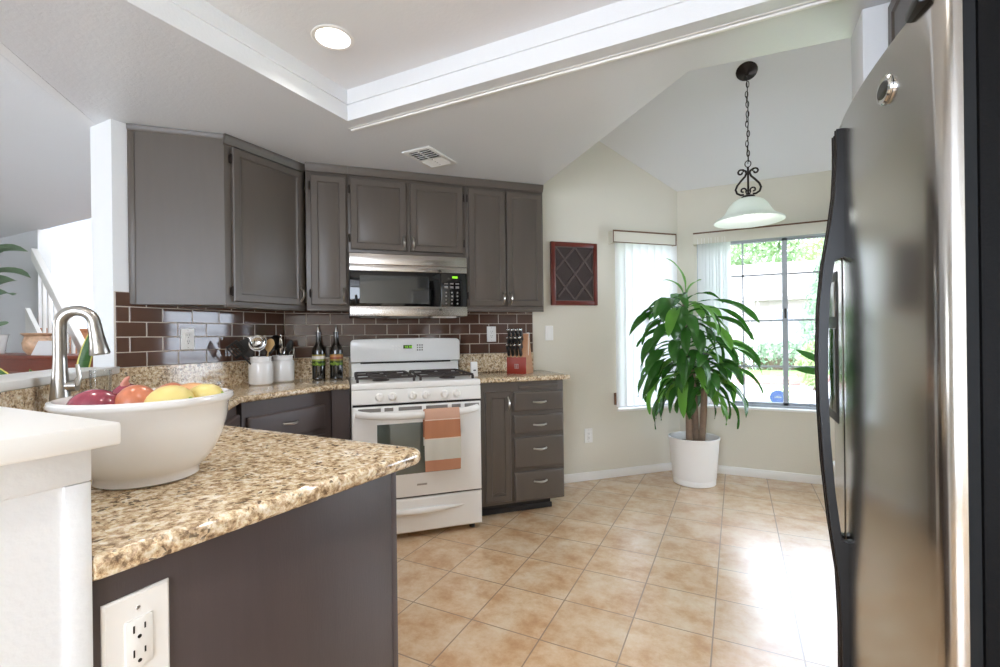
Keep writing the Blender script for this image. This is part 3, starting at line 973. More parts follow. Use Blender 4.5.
def tiles(mb, segs, z0, nrows, joint, clipz=None):
    """Running-bond glass tiles, each a bevelled block slightly out of true."""
    rnd = random.Random(11)
    for (a, b) in segs:
        for r in range(nrows):
            zb = z0 + 0.0748 * r
            zt = zb + 0.0704
            if clipz and zt > clipz:
                zt = clipz
            j = joint + (0.0755 if r % 2 else 0.0)
            k = math.floor((a - j) / 0.151)
            while True:
                s0 = j + 0.151 * k + 0.0022
                s1 = s0 + 0.1466
                k += 1
                if s0 > b - 0.004:
                    break
                s0, s1 = max(s0, a), min(s1, b)
                if s1 - s0 < 0.008:
                    continue
                cx, cz = (s0 + s1) / 2, (zb + zt) / 2
                X = (Matrix.Translation((cx, 0, cz)) @ Matrix.Rotation(rad(rnd.uniform(-0.5, 0.5)), 4, 'Z')
                     @ Matrix.Rotation(rad(rnd.uniform(-0.5, 0.5)), 4, 'X') @ Matrix.Translation((-cx, 0, -cz)))
                mb.ring(s0, s1, zb, zt, -0.003, [(0, 0), (0, 0.0045), (0.0016, 0.006)], X=X)


t1 = Thing('wall_tile_left', 'brown glass subway tiles on the left wall behind the crocks', 'backsplash', FL, (1.7, 0, 1.055), kind='structure')
mb = MB(); tiles(mb, [(1.209, 2.160)], 1.056, 5, 1.342 - 0.151 * 3, 1.424)
t1.add('tile', mb, 'tile', smooth=30)
t1.add('grout', MB().box(1.205, 2.160, -0.0078, -0.0005, 1.055, 1.426), 'grout')
t2 = Thing('wall_tile_range', 'brown glass subway tiles on the wall behind the range', 'backsplash', FR, (-2.3, 0, 1.055), kind='structure')
mb = MB(); tiles(mb, [(-3.158, -1.384)], 1.056, 5, -1.741, 1.424)
t2.add('tile', mb, 'tile', smooth=30)
t2.add('grout', MB().box(-3.158, -1.380, -0.0078, -0.0005, 1.055, 1.426), 'grout')

# ------------------------------------------------------------------ range
SC0, SC1 = -2.751, -1.989
T = Thing('range', 'white freestanding gas range with a towel on its oven handle', 'stove', FR, (-2.37, -0.32, 0.0))
T.add('body', MB().box(SC0 + 0.001, SC1 - 0.001, -0.600, -0.035, 0.045, 0.888, 0.004), 'white_enamel')
T.add('cooktop', MB().box(SC0 - 0.0005, SC1 + 0.0005, -0.628, -0.055, 0.884, 0.923, 0.010, 3), 'white_enamel')
cp = T.add('control_panel', MB().profile([(-0.60, 0.800), (-0.630, 0.802), (-0.634, 0.808), (-0.627, 0.884), (-0.60, 0.884)], SC0 + 0.002, SC1 - 0.002), 'white_enamel')
for s in (-2.598, -2.525, -2.409, -2.332, -2.217, -2.143):
    Xk = Matrix.Translation((s, -0.631, 0.842)) @ Matrix.Rotation(rad(85), 4, 'X')
    k = T.add('knob', MB().lathe([(0, 0), (0.025, 0), (0.025, 0.004), (0.021, 0.008), (0.019, 0.024), (0.016, 0.028), (0, 0.029)], X=Xk, seg=20)
              .box(-0.0045, 0.0045, -0.020, 0.020, 0.022, 0.036, 0.003, X=Xk), 'white_plastic', cp)
T.add('panel_gap', MB().box(SC0 + 0.006, SC1 - 0.006, -0.620, -0.60, 0.790, 0.800), 'shadow_gap')
dd = MB()
dd.ring(SC0 + 0.003, SC1 - 0.003, 0.248, 0.788, -0.600, [(0, 0), (0, 0.030), (0.006, 0.038), (0.012, 0.040)])
odoor = T.add('oven_door', dd, 'white_enamel')
T.add('oven_window', MB().ring(-2.612, -2.128, 0.385, 0.684, -0.640, [(0, 0), (0.001, 0.0015), (0.004, 0.0025)]), 'oven_glass', odoor)
vs = MB()
for a, b in ((-2.715, -2.590), (-2.570, -2.520), (-2.490, -2.355), (-2.330, -2.200), (-2.175, -2.120), (-2.095, -1.990 - 0.015)):
    vs.box(a, b, -0.6408, -0.638, 0.758, 0.779, 0.0005)
T.add('vent_slot', vs, 'grey_slot', odoor)
hp = []
for k in range(25):
    u = (k - 12) / 12.0
    hp.append((-2.370 + u * 0.355, -0.640 - 0.052 * (1 - abs(u) ** 5), 0.752 - 0.018 * (1 - abs(u) ** 3)))
T.add('door_handle', MB().tube(hp, 0.0165, 12, flat=1.25), 'white_enamel', odoor)
T.add('badge', MB().box(-2.389, -2.329, -0.6425, -0.639, 0.312, 0.323, 0.001), 'nickel', odoor, label='small silver maker badge')
bl = MB()
for k in range(7):
    bl.box(-2.3850 + k * 0.0076, -2.3805 + k * 0.0076, -0.6431, -0.6420, 0.3148, 0.3202)
T.add('badge_letters', bl, 'grey_slot', odoor)
T.add('drawer_gap', MB().box(SC0 + 0.006, SC1 - 0.006, -0.615, -0.598, 0.236, 0.250), 'shadow_gap')
sd = MB()
sd.ring(SC0 + 0.002, SC1 - 0.002, 0.038, 0.238, -0.600, [(0, 0), (0, 0.028), (0.008, 0.037), (0.014, 0.038)])
sdr = T.add('storage_drawer', sd, 'white_enamel')
hl = MB()
pts = []
for k in range(21):
    u = (k - 10) / 10.0
    pts.append((-2.370 + u * 0.27, -0.634 - 0.014 * (1 - u * u), 0.168 - 0.020 * (1 - u * u) * 0.2))
hl.tube(pts, [0.004 + 0.016 * (1 - ((k - 10) / 10.0) ** 2) for k in range(21)], 12)
T.add('finger_pull', hl, 'white_enamel', sdr)
for s in (SC0 + 0.05, SC1 - 0.05):
    for y in (-0.57, -0.08):
        T.add('foot', MB().lathe([(0, 0), (0.018, 0), (0.018, 0.012), (0.009, 0.014), (0.009, 0.05), (0, 0.05)], (s, y, 0), 14), 'black')
# back guard
bgd = MB()
bgd.profile([(-0.045, 0.905), (-0.090, 0.905), (-0.078, 1.012), (-0.045, 1.012)], SC0 + 0.012, SC1 - 0.012)
X = Matrix(((1, 0, 0, 0), (0, 0, -1, 0), (0, 1, 0, 0), (0, 0, 0, 1)))
cpz = [(SC0 + 0.004, 1.018), (SC1 - 0.004, 1.018), (SC1 - 0.004, 1.135)]
for k in range(6):
    a = rad(15 + 15 * k)
    cpz.append((SC1 - 0.034 + 0.030 * math.cos(a), 1.143 + 0.030 * math.sin(a)))
for k in range(1, 8):
    u = k / 8.0
    s = SC1 - 0.034 + (SC0 + 0.034 - (SC1 - 0.034)) * u
    cpz.append((s, 1.173 + 0.006 * (1 - (2 * u - 1) ** 2)))
for k in range(6):
    a = rad(90 + 15 * k)
    cpz.append((SC0 + 0.034 + 0.030 * math.cos(a), 1.143 + 0.030 * math.sin(a)))
cpz.append((SC0 + 0.004, 1.135))
bgo = T.add('backguard', bgd.prism(cpz, 0.035, 0.112, bev=0.008, seg=3, X=X), 'white_enamel')
T.add('oven_vent', MB().box(SC0 + 0.07, SC1 - 0.07, -0.086, -0.06, 1.006, 1.020), 'shadow_gap', bgo)
T.add('clock_display', MB().box(-2.395, -2.335, -0.1135, -0.1115, 1.106, 1.130), 'black_gloss', bgo)
dg = MB()
for k, x in enumerate((-2.385, -2.372, -2.356, -2.344)):
    for z in (1.1125, 1.1180, 1.1235):
        dg.box(x, x + 0.008, -0.1142, -0.1134, z - 0.0008, z + 0.0008)
    dg.box(x, x + 0.0016, -0.1142, -0.1134, 1.1125, 1.1235) if k % 2 else None
    dg.box(x + 0.0064, x + 0.008, -0.1142, -0.1134, 1.1125, 1.1235)
T.add('clock_digits', dg, 'green_led', bgo)
for r in range(3):
    for c in range(3):
        bt = MB()
        bt.box(-2.302 + c * 0.016, -2.292 + c * 0.016, -0.1130, -0.1115, 1.090 + r * 0.017, 1.100 + r * 0.017, 0.0006)
        T.add('button', bt, 'grey_slot', bgo)
for r in range(2):
    for c in range(3):
        bt = MB()
        bt.box(-2.475 + c * 0.022, -2.460 + c * 0.022, -0.1128, -0.1115, 1.096 + r * 0.022, 1.108 + r * 0.022, 0.0006)
        T.add('button', bt, 'white_plastic', bgo)
# burners and grates
for s in (-2.575, -2.165):
    for y in (-0.47, -0.20):
        T.add('burner', MB().lathe([(0, 0), (0.05, 0), (0.05, 0.008), (0.036, 0.010), (0.036, 0.018), (0, 0.019)], (s, y, 0.922), 20), 'cast_iron')
for s0 in (-2.715, -2.350):
    g = MB()
    s1 = s0 + 0.325
    y0, y1 = -0.575, -0.105
    zt, zb = 0.955, 0.943
    for y in (y0, y1):
        g.box(s0, s1, y - 0.006, y + 0.006, zb, zt, 0.003)
    for s in (s0, s1):
        g.box(s - 0.006, s + 0.006, y0, y1, zb, zt, 0.003)
    ym = (y0 + y1) / 2
    g.box(s0, s1, ym - 0.006, ym + 0.006, zb, zt, 0.003)
    sm_ = (s0 + s1) / 2
    for yy in (-0.47, -0.20):
        for k in range(4):
            a = PI / 4 + k * PI / 2
            g.tube([(sm_ + 0.02 * math.cos(a), yy + 0.02 * math.sin(a), zt - 0.004), (sm_ + 0.13 * math.cos(a), yy + 0.10 * math.sin(a), zt - 0.004)], 0.006, 6)
        g.box(sm_ - 0.10, sm_ - 0.03, yy - 0.006, yy + 0.006, zb, zt + 0.004, 0.003).box(sm_ + 0.03, sm_ + 0.10, yy - 0.006, yy + 0.006, zb, zt + 0.004, 0.003)
    for s in (s0, s1):
        for y in (y0, y1, ym):
            g.box(s - 0.007, s + 0.007, y - 0.007, y + 0.007, 0.922, zb + 0.004, 0.002)
    T.add('grate', g, 'cast_iron')

# towel over the oven handle
rows = []
s0, s1 = -2.352, -2.142
path = []
for k in range(9):
    path.append((-0.666 + 0.002 * math.sin(k), 0.55 + k * 0.0215))
for k in range(9):
    a = PI * k / 8
    path.append((-0.690 + 0.024 * math.cos(a), 0.738 + 0.030 * math.sin(a)))
for k in range(17):
    path.append((-0.7155 - 0.004 * k / 16, 0.735 - k * 0.0203))
for i, (y, z) in enumerate(path):
    r = []
    for k in range(13):
        u = k / 12.0
        fold = 0.0035 * math.sin(u * 9 + i * 0.05) * min(1, max(0, (i - 12) / 8.0)) + (0.004 if abs(u - 0.5) < 0.05 and i > 16 else 0)
        r.append((s0 + (s1 - s0) * u + 0.004 * math.sin(i * 0.3) * (u - 0.5), y - abs(fold), z))
    rows.append(r)
tw = MB().sheet(rows, thick=0.0035)
solo('dish_towel', tw, 'towel', 'terracotta and cream striped towel hanging from the oven handle', 'towel', FR, (-2.247, -0.69, 0.0), smooth=60)

# ------------------------------------------------------------------ microwave
T = Thing('microwave', 'stainless and black over the range microwave', 'microwave', FR, (-2.37, -0.17, 1.318))
ms0, ms1, my = -2.749, -1.997, -0.345
T.add('case', MB().box(ms0, ms1, my + 0.012, -0.003, 1.322, 1.716, 0.002), 'black')
T.add('top_vent', MB().box(ms0, ms1, my - 0.010, my + 0.013, 1.648, 1.715, 0.003).box(ms0, ms1, my - 0.012, my + 0.013, 1.606, 1.646, 0.003), 'steel_h')
T.add('bottom_strip', MB().box(ms0, ms1, my - 0.012, my + 0.013, 1.321, 1.384, 0.003), 'steel_h')
md = T.add('door', MB().box(ms0 + 0.001, -2.175, my - 0.010, my + 0.013, 1.385, 1.605, 0.002), 'black_gloss')
T.add('window', MB().ring(-2.690, -2.255, 1.402, 1.580, my - 0.010, [(0, 0), (0.001, 0.0010), (0.003, 0.0012)]), 'mw_window', md)
T.add('door_handle', MB().tube([(-2.712, my - 0.012, 1.45), (-2.712, my - 0.03, 1.46), (-2.712, my - 0.03, 1.53), (-2.712, my - 0.012, 1.54)][0:0] or [(-2.712, my - 0.011, 1.398), (-2.712, my - 0.020, 1.405), (-2.712, my - 0.020, 1.442), (-2.712, my - 0.011, 1.449)], 0.007, 8), 'black', md)
kp = T.add('control_panel', MB().box(-2.173, ms1 - 0.001, my - 0.010, my + 0.013, 1.385, 1.605, 0.002), 'black_gloss')
T.add('display', MB().box(-2.098, -2.062, my - 0.0112, my - 0.0095, 1.572, 1.586), 'green_led', kp)
for r in range(4):
    for c in range(3):
        T.add('button', MB().lathe([(0, 0), (0.006, 0), (0.005, 0.001), (0, 0.0012)], X=Matrix.Translation((-2.140 + c * 0.038, my - 0.0102, 1.405 + r * 0.024)) @ Matrix.Rotation(rad(90), 4, 'X'), seg=10), 'grey_slot', kp)
for c in range(3):
    for za, zb_ in ((1.505, 1.520), (1.532, 1.540)):
        T.add('button', MB().box(-2.152 + c * 0.038, -2.128 + c * 0.038, my - 0.0112, my - 0.0095, za, zb_), 'grey_slot', kp)
T.add('sticker', MB().box(-2.190, -2.172, my - 0.0130, my - 0.0115, 1.612, 1.625), 'black')
T.add('sticker', MB().box(-2.190, -2.172, my - 0.0130, my - 0.0115, 1.356, 1.369), 'black')
T.add('underside_lamp', MB().box(-2.22, -2.06, -0.30, -0.20, 1.314, 1.323), 'white_plastic')
T.add('underside_lamp', MB().box(-2.68, -2.54, -0.30, -0.20, 1.314, 1.323), 'grey_slot')
T.add('grease_filter', MB().box(-2.50, -2.26, -0.32, -0.10, 1.314, 1.323), 'grey_slot')

# ------------------------------------------------------------------ outlets and switches


def outlet(label, F, s, z, w=0.071, h=0.116, y=-0.009, kind='outlet', deco=True):
    T = Thing('wall_outlet' if kind == 'outlet' else 'light_switch', label, kind, F, (s, y, z - h / 2), 'outlet covers and switches')
    p = T.add('cover_plate', MB().ring(s - w / 2, s + w / 2, z - h / 2, z + h / 2, y, [(0, 0), (0, 0.003), (0.003, 0.0055)]), 'white_plastic')
    if kind == 'switch':
        T.add('rocker', MB().profile([(y - 0.005, z - 0.033), (y - 0.010, z - 0.033), (y - 0.0065, z + 0.033), (y - 0.005, z + 0.033)], s - 0.016, s + 0.016), 'white_plastic', p)
        return T
    T.add('socket_face', MB().box(s - 0.0167, s + 0.0167, y - 0.0085, y - 0.005, z - 0.0335, z + 0.0335, 0.0012), 'white_plastic', p)
    sl = MB()
    for dz in (0.0165, -0.0165):
        sl.box(s - 0.0078, s - 0.0058, y - 0.0089, y - 0.008, z + dz - 0.001, z + dz + 0.009)
        sl.box(s + 0.0058, s + 0.0078, y - 0.0089, y - 0.008, z + dz, z + dz + 0.008)
        sl.lathe([(0, 0), (0.0026, 0), (0.0026, 0.0009), (0, 0.0009)], X=Matrix.Translation((s, y - 0.008, z + dz - 0.008)) @ Matrix.Rotation(rad(90), 4, 'X'), seg=10)
    T.add('slot', sl, 'black', p)
    sc = MB()
    for dz in (0.047, -0.047):
        sc.lathe([(0, 0), (0.003, 0), (0.0022, 0.001), (0, 0.0012)], X=Matrix.Translation((s, y - 0.0052, z + dz)) @ Matrix.Rotation(rad(90), 4, 'X'), seg=10)
    T.add('screw', sc, 'nickel', p)
    return T


outlet('outlet on the brown tiles left of the utensil crocks', FL, 1.541, 1.191)
outlet('outlet on the brown tiles left of the knife block', FR, -1.722, 1.200)
outlet('white rocker switch on the cream wall below the wall art', FR, -1.240, 1.203, y=0.0, kind='switch', w=0.068)
outlet('outlet low on the cream wall, left of the potted plant', FR, -0.900, 0.363, y=0.0)
outlet('large outlet on the brown peninsula panel in the foreground', FP, 0.3555, 0.775, w=0.0815, h=0.136, y=0.0)

# ------------------------------------------------------------------ things on the counters


def at_counter(F, s, off):
    v = F @ Vector((s, -off, 0))
    return (v.x, v.y, CT1)


def crock(x, y, label):
    T = Thing('utensil_crock', label, 'crock', FH, (x, y, CT1), 'white utensil crocks')
    pr = [(0, 0), (0.058, 0), (0.065, 0.006), (0.067, 0.014), (0.067, 0.122), (0.063, 0.134), (0.058, 0.138), (0.058, 0.158), (0.061, 0.160), (0.061, 0.166), (0.056, 0.166), (0.054, 0.158), (0.060, 0.125), (0.060, 0.012), (0, 0.010)]
    T.add('body', MB().lathe(pr, (x, y, CT1), 36), 'white_ceramic')
    return T


C1, C2 = (-2.541, 1.880), (-2.568, 2.055)
crock(C1[0], C1[1], 'white ceramic crock nearer the sink, holding ladle and spatulas')
crock(C2[0], C2[1], 'white ceramic crock nearer the bottles, holding whisk and spoons')


def utensil(name, label, c, lean, az, length, head, m_handle, m_head, twist=0.0, r=0.006, ox=0.0, oy=0.0):
    """A utensil standing in a crock: its foot rests on the crock floor and it leans on the rim."""
    base = Vector((c[0] + ox, c[1] + oy, CT1 + 0.016))
    R = Matrix.Rotation(rad(az), 4, 'Z') @ Matrix.Rotation(rad(lean), 4, 'Y') @ Matrix.Rotation(rad(twist), 4, 'Z')
    o = bpy.data.objects.new(name, None)
    COL.objects.link(o)
    o.matrix_world = Matrix.Translation(base) @ R
    tag(o, label, 'utensil', 'utensils in the crocks')
    MB().tube([(0, 0, 0), (0, 0, length * 0.5), (0, 0, length)], [r, r * 0.8, r * 0.7], 8).make('handle', m_handle, o)
    hb = MB()
    L = length
    if head == 'turner':
        hb.box(-0.006, 0.006, -0.002, 0.002, L - 0.01, L + 0.02)
        for k in range(5):
            hb.box(-0.036 + k * 0.016, -0.028 + k * 0.016, -0.0015, 0.0015, L + 0.02, L + 0.095)
        hb.box(-0.036, 0.036, -0.0015, 0.0015, L + 0.012, L + 0.026, 0.001).box(-0.036, 0.036, -0.0015, 0.0015, L + 0.088, L + 0.10, 0.001)
    elif head == 'spatula':
        hb.prism([(-0.012, L - 0.01), (0.012, L - 0.01), (0.034, L + 0.02), (0.036, L + 0.10), (-0.036, L + 0.10), (-0.034, L + 0.02)], -0.002, 0.002, X=Matrix(((1, 0, 0, 0), (0, 0, -1, 0), (0, 1, 0, 0), (0, 0, 0, 1))))
    elif head == 'ladle':
        pr = [(0.0, -0.032), (0.020, -0.028), (0.036, -0.016), (0.043, 0.0), (0.041, 0.0), (0.034, -0.014), (0.018, -0.025), (0.0, -0.029)]
        hb.lathe(pr, X=Matrix.Translation((0, -0.020, L + 0.035)) @ Matrix.Rotation(rad(70), 4, 'X') @ Matrix.Scale(1.15, 4), seg=24)
    elif head == 'spoon':
        hb.sphere((0, 0, L + 0.032), 0.030, (0.85, 0.22, 1.35))
    elif head == 'masher':
        hb.box(-0.045, 0.045, -0.005, 0.005, L, L + 0.008, 0.002)
        hb.ring(-0.050, 0.050, L + 0.004, L + 0.060, 0.004, [(0, 0), (0, 0.006), (0.004, 0.008)])
    elif head == 'whisk':
        for k in range(6):
            a = PI * k / 6
            pts = []
            for i in range(15):
                t = PI * i / 14
                x = 0.028 * math.cos(t) * (0.4 + 0.6 * math.sin(t)) if False else 0.030 * math.sin(2 * PI * i / 28.0 * 1.0) * (1 if i < 15 else 1)
                pts.append((math.cos(a) * 0.030 * math.sin(t) * (1 if i <= 14 else -1), math.sin(a) * 0.030 * math.sin(t), L + 0.085 * (1 - math.cos(t)) / 2))
            hb.tube(pts, 0.0012, 5)
            hb.tube([(-p[0], -p[1], p[2]) for p in pts], 0.0012, 5)
    elif head == 'tongs':
        hb.tube([(-0.010, 0, 0.02), (-0.012, 0, L), (-0.004, 0, L + 0.05)], 0.005, 6).tube([(0.010, 0, 0.02), (0.014, 0, L), (0.006, 0, L + 0.05)], 0.005, 6)
        hb.sphere((0, 0, L + 0.055), 0.014, (1, 0.5, 1.2))
    hb.make('head', m_head, o)
    return o


utensil('slotted_turner', 'black slotted turner leaning left out of the nearer crock', C1, 40, -110, 0.20, 'turner', 'black', 'black', 163, ox=0.03, oy=0.02)
utensil('spatula', 'broad black spatula leaning left in the nearer crock', C1, 27, -115, 0.18, 'spatula', 'black', 'black', 168, ox=0.02, oy=0.02)
utensil('masher', 'bright flat steel masher standing tallest in the nearer crock', C1, 5, 200, 0.215, 'masher', 'chrome', 'steel_h', -147, ox=0.0, oy=0.0)
utensil('ladle', 'round chrome ladle in front in the nearer crock', C1, 6, -30, 0.20, 'ladle', 'chrome', 'chrome', 65, ox=-0.005, oy=-0.01)
utensil('wooden_spoon', 'pale wooden spoon in the nearer crock', C1, 13, 60, 0.19, 'spoon', 'spoon_wood', 'spoon_wood', -20, ox=0.0, oy=0.0)
utensil('serving_spoon', 'dark serving spoon leaning right in the nearer crock', C1, 22, 65, 0.18, 'spoon', 'steel', 'black', -60, ox=-0.01, oy=-0.02)
utensil('ladle', 'black ladle standing in the crock nearer the bottles', C2, 9, -100, 0.20, 'ladle', 'black', 'black', 120)
utensil('whisk', 'wire whisk in the crock nearer the bottles', C2, 12, 60, 0.13, 'whisk', 'chrome', 'chrome', 0)
utensil('tongs', 'steel tongs standing in the crock nearer the bottles', C2, 7, -60, 0.22, 'tongs', 'chrome', 'chrome', 50)
utensil('solid_spoon', 'black solid spoon in the crock nearer the bottles', C2, 13, 20, 0.18, 'spoon', 'black', 'black', 70)


def bottle(x, y, lab_mat, label):
    T = Thing('oil_bottle', label, 'bottle', FH, (x, y, CT1), 'dark bottles beside the range')
    pr = [(0, 0), (0.036, 0), (0.041, 0.005), (0.041, 0.185), (0.038, 0.205), (0.024, 0.228), (0.0175, 0.245), (0.0165, 0.30), (0.019, 0.302), (0.019, 0.312), (0, 0.312)]
    T.add('glass', MB().lathe(pr, (x, y, CT1), 28), 'bottle')
    T.add('paper_label', MB().lathe([(0.0413, 0.090), (0.0417, 0.091), (0.0417, 0.166), (0.0413, 0.167)], (x, y, CT1), 28), lab_mat)
    ol = MB()
    for k, (a, z) in enumerate(((-70, 0.098), (-50, 0.104), (-35, 0.096), (-90, 0.102), (-62, 0.112))):
        ol.sphere((x + 0.0412 * math.cos(rad(a)), y + 0.0412 * math.sin(rad(a)), CT1 + z), 0.0085, (1, 1, 0.8), u=10, v=8)
    T.add('olive_print', ol, 'olive')
    T.add('pour_spout', MB().lathe([(0, 0.312), (0.013, 0.312), (0.012, 0.322), (0.006, 0.345), (0.004, 0.356), (0, 0.356)], (x, y, CT1), 16), 'chrome')
    return T


bx1 = rline(-2.945, 0.115); bx2 = rline(-2.835, 0.115)
bottle(bx1[0], bx1[1], 'label_y', 'dark oil bottle with yellow and white label beside the crocks')
bottle(bx2[0], bx2[1], 'label_r', 'dark oil bottle with red and orange label beside the range')

# knife block (front turned to the viewer) and its knives
FB = frame(-1.478, 3.060, 0)
T = Thing('knife_block', 'red fronted slanting wooden knife block by the wall switch', 'knife block', FB, (0.075, 0.07, CT1))
Xz = Matrix.Translation((0, 0, CT1))
T.add('body', MB().profile([(0.002, 0), (0.135, 0), (0.060, 0.285), (0.040, 0.280), (0.002, 0.125)], 0.0, 0.148, X=Xz), 'block_side')
T.add('front_face', MB().box(-0.001, 0.149, -0.003, 0.0025, 0.0, 0.118, 0.001, X=Xz), 'block_red', label='red stained front face')
em = MB()
for x in (0.064, 0.076, 0.088):
    em.box(x - 0.002, x + 0.002, -0.0045, -0.0025, CT1 + 0.040, CT1 + 0.066)
em.box(0.060, 0.092, -0.0045, -0.0025, CT1 + 0.066, CT1 + 0.069).box(0.060, 0.092, -0.0045, -0.0025, CT1 + 0.037, CT1 + 0.040)
T.add('emblem', em, 'nickel', label='small pale printed emblem')
T.add('back_board', MB().profile([(0.041, 0.130), (0.047, 0.130), (0.066, 0.290), (0.058, 0.292)], 0.132, 0.149, X=Xz), 'white_plastic')
dirv = Vector((0, -0.34, 0.94)).normalized()
rowsk = (('top', 0.225, 0.10), ('middle', 0.170, 0.095), ('bottom', 0.118, 0.085))
colk = ('leftmost', 'second from left', 'third from left', 'rightmost')
knife0 = None
for ri, (rn, z, hl) in enumerate(rowsk):
    for ci in range(4):
        x = 0.018 + ci * 0.031
        y = 0.002 + (z - 0.125) / 0.155 * 0.038 if z > 0.125 else 0.004
        if knife0 is None:
            knife0 = bpy.data.objects.new('knife', None)
            COL.objects.link(knife0)
            Xh = Matrix(((1, 0, 0, 0), (0, dirv.z, dirv.y, 0), (0, -dirv.y, dirv.z, 0), (0, 0, 0, 1)))
            MB().box(-0.0085, 0.0085, -0.013, 0.013, 0.012, 0.094, 0.004, X=Xh).make('grip', 'black', knife0)
            MB().box(-0.0088, 0.0088, -0.0135, 0.0135, 0.087, 0.102, 0.004, X=Xh).make('end_cap', 'chrome', knife0)
            MB().box(-0.0060, 0.0060, -0.010, 0.010, 0.0, 0.014, 0.002, X=Xh).make('bolster', 'chrome', knife0)
            rv = MB()
            for q in (0.03, 0.05, 0.07):
                rv.lathe([(0, -0.0091), (0.0030, -0.0091), (0.0030, 0.0091), (0, 0.0091)], X=Xh @ Matrix.Translation((0, 0, q)) @ Matrix.Rotation(rad(90), 4, 'Y'), seg=8)
            rv.make('rivet', 'chrome', knife0)
            kn = knife0
        else:
            kn = copy_tree(knife0)
        kn.matrix_world = FB @ Matrix.Translation((x, y, CT1 + z))
        tag(kn, 'black handled knife, %s in the %s row of the knife block' % (colk[ci], rn), 'knife', 'knives in the block')

# small white gadget beside the range
v = rline(-1.953, 0.345)
T = Thing('kitchen_timer', 'small white plastic gadget standing on the counter beside the range', 'gadget', frame(v[0], v[1], 45), (0, 0, CT1))
T.add('body', MB().profile([(-0.020, 0), (0.020, 0), (0.014, 0.098), (-0.010, 0.098)], -0.021, 0.021, X=Matrix.Translation((0, 0, CT1))), 'white_plastic')
T.add('button', MB().box(-0.009, 0.009, -0.020, -0.014, CT1 + 0.038, CT1 + 0.046, 0.002), 'black')

# faucet at the sink
fs, fo = -0.665, 0.095
T = Thing('faucet', 'brushed nickel gooseneck pull down faucet behind the fruit bowl', 'faucet', FD, (fs, -fo, CT1))
T.add('base', MB().lathe([(0, 0), (0.036, 0), (0.036, 0.006), (0.032, 0.012), (0.031, 0.05), (0.027, 0.10), (0.0215, 0.17), (0.0195, 0.215)], (fs, -fo, CT1), 28), 'nickel')
pts = [(fs, -fo, CT1 + 0.19), (fs, -fo, CT1 + 0.32)]
Rg = 0.051
for k in range(1, 15):
    a = PI - PI * k / 15 * 1.06
    pts.append((fs, -fo - Rg - Rg * math.cos(a), CT1 + 0.331 + Rg * math.sin(a)))
T.add('spout', MB().tube(pts, 0.0195, 16), 'nickel')
e = Vector(pts[-1]); d = (Vector(pts[-1]) - Vector(pts[-2])).normalized()
q = [e - d * 0.002, e + d * 0.03, e + d * 0.075, e + d * 0.105, e + d * 0.112]
sh = T.add('spray_head', MB().tube(q, [0.0205, 0.0215, 0.026, 0.031, 0.029], 18), 'nickel')
T.add('spray_button', MB().box(fs + 0.012, fs + 0.028, e.y - 0.012, e.y + 0.010, e.z - 0.055, e.z - 0.020, 0.004), 'black', sh)
T.add('lever', MB().tube([(fs, -fo, CT1 + 0.112), (fs, -fo - 0.050, CT1 + 0.112)], 0.019, 14).tube([(fs, -fo - 0.046, CT1 + 0.115), (fs, -fo - 0.056, CT1 + 0.145), (fs, -fo - 0.050, CT1 + 0.190)], [0.012, 0.008, 0.006], 10), 'nickel')
T = Thing('kitchen_sink', 'undermounted steel sink below the faucet', 'sink', FD, (-0.665, -0.325, 0.62))
t = bmesh.new()
sk = MB()
a0, a1, b0, b1 = -0.925, -0.405, -0.505, -0.145
sk.box(a0, a1, b0, b1, 0.700, 0.704).box(a0, a0 + 0.004, b0, b1, 0.70, CT0 - 0.001).box(a1 - 0.004, a1, b0, b1, 0.70, CT0 - 0.001)
sk.box(a0, a1, b0, b0 + 0.004, 0.70, CT0 - 0.001).box(a0, a1, b1 - 0.004, b1, 0.70, CT0 - 0.001)
T.add('basin', sk, 'steel')
T.add('drain', MB().lathe([(0, 0), (0.042, 0), (0.040, 0.003), (0.030, 0.001), (0, 0.001)], (-0.665, -0.325, 0.704), 20), 'chrome')
# drinking glass beside the sink
gx = dline(-0.345, 0.085)
T = Thing('drinking_glass', 'clear glass tumbler beside the sink, behind the red onion', 'glass', FH, (gx[0], gx[1], CT1))
T.add('tumbler', MB().lathe([(0, 0), (0.030, 0), (0.034, 0.004), (0.038, 0.15), (0.0365, 0.15), (0.032, 0.012), (0, 0.010)], (gx[0], gx[1], CT1), 28), 'clear')

# bowl of produce
BX, BY = -1.052, 0.527
T = Thing('serving_bowl', 'large white ceramic bowl of produce on the granite peninsula', 'bowl', FH, (BX, BY, CT1))
pr = [(0, 0.0), (0.080, 0.0), (0.086, 0.004), (0.086, 0.016), (0.093, 0.022), (0.113, 0.046), (0.128, 0.078), (0.137, 0.112), (0.141, 0.146), (0.146, 0.150), (0.150, 0.156), (0.148, 0.163), (0.141, 0.165),
      (0.134, 0.160), (0.130, 0.142), (0.125, 0.108), (0.114, 0.074), (0.096, 0.044), (0.066, 0.026), (0, 0.022)]
T.add('bowl', MB().lathe(pr, (BX, BY, CT1), 56), 'white_ceramic', smooth=50)


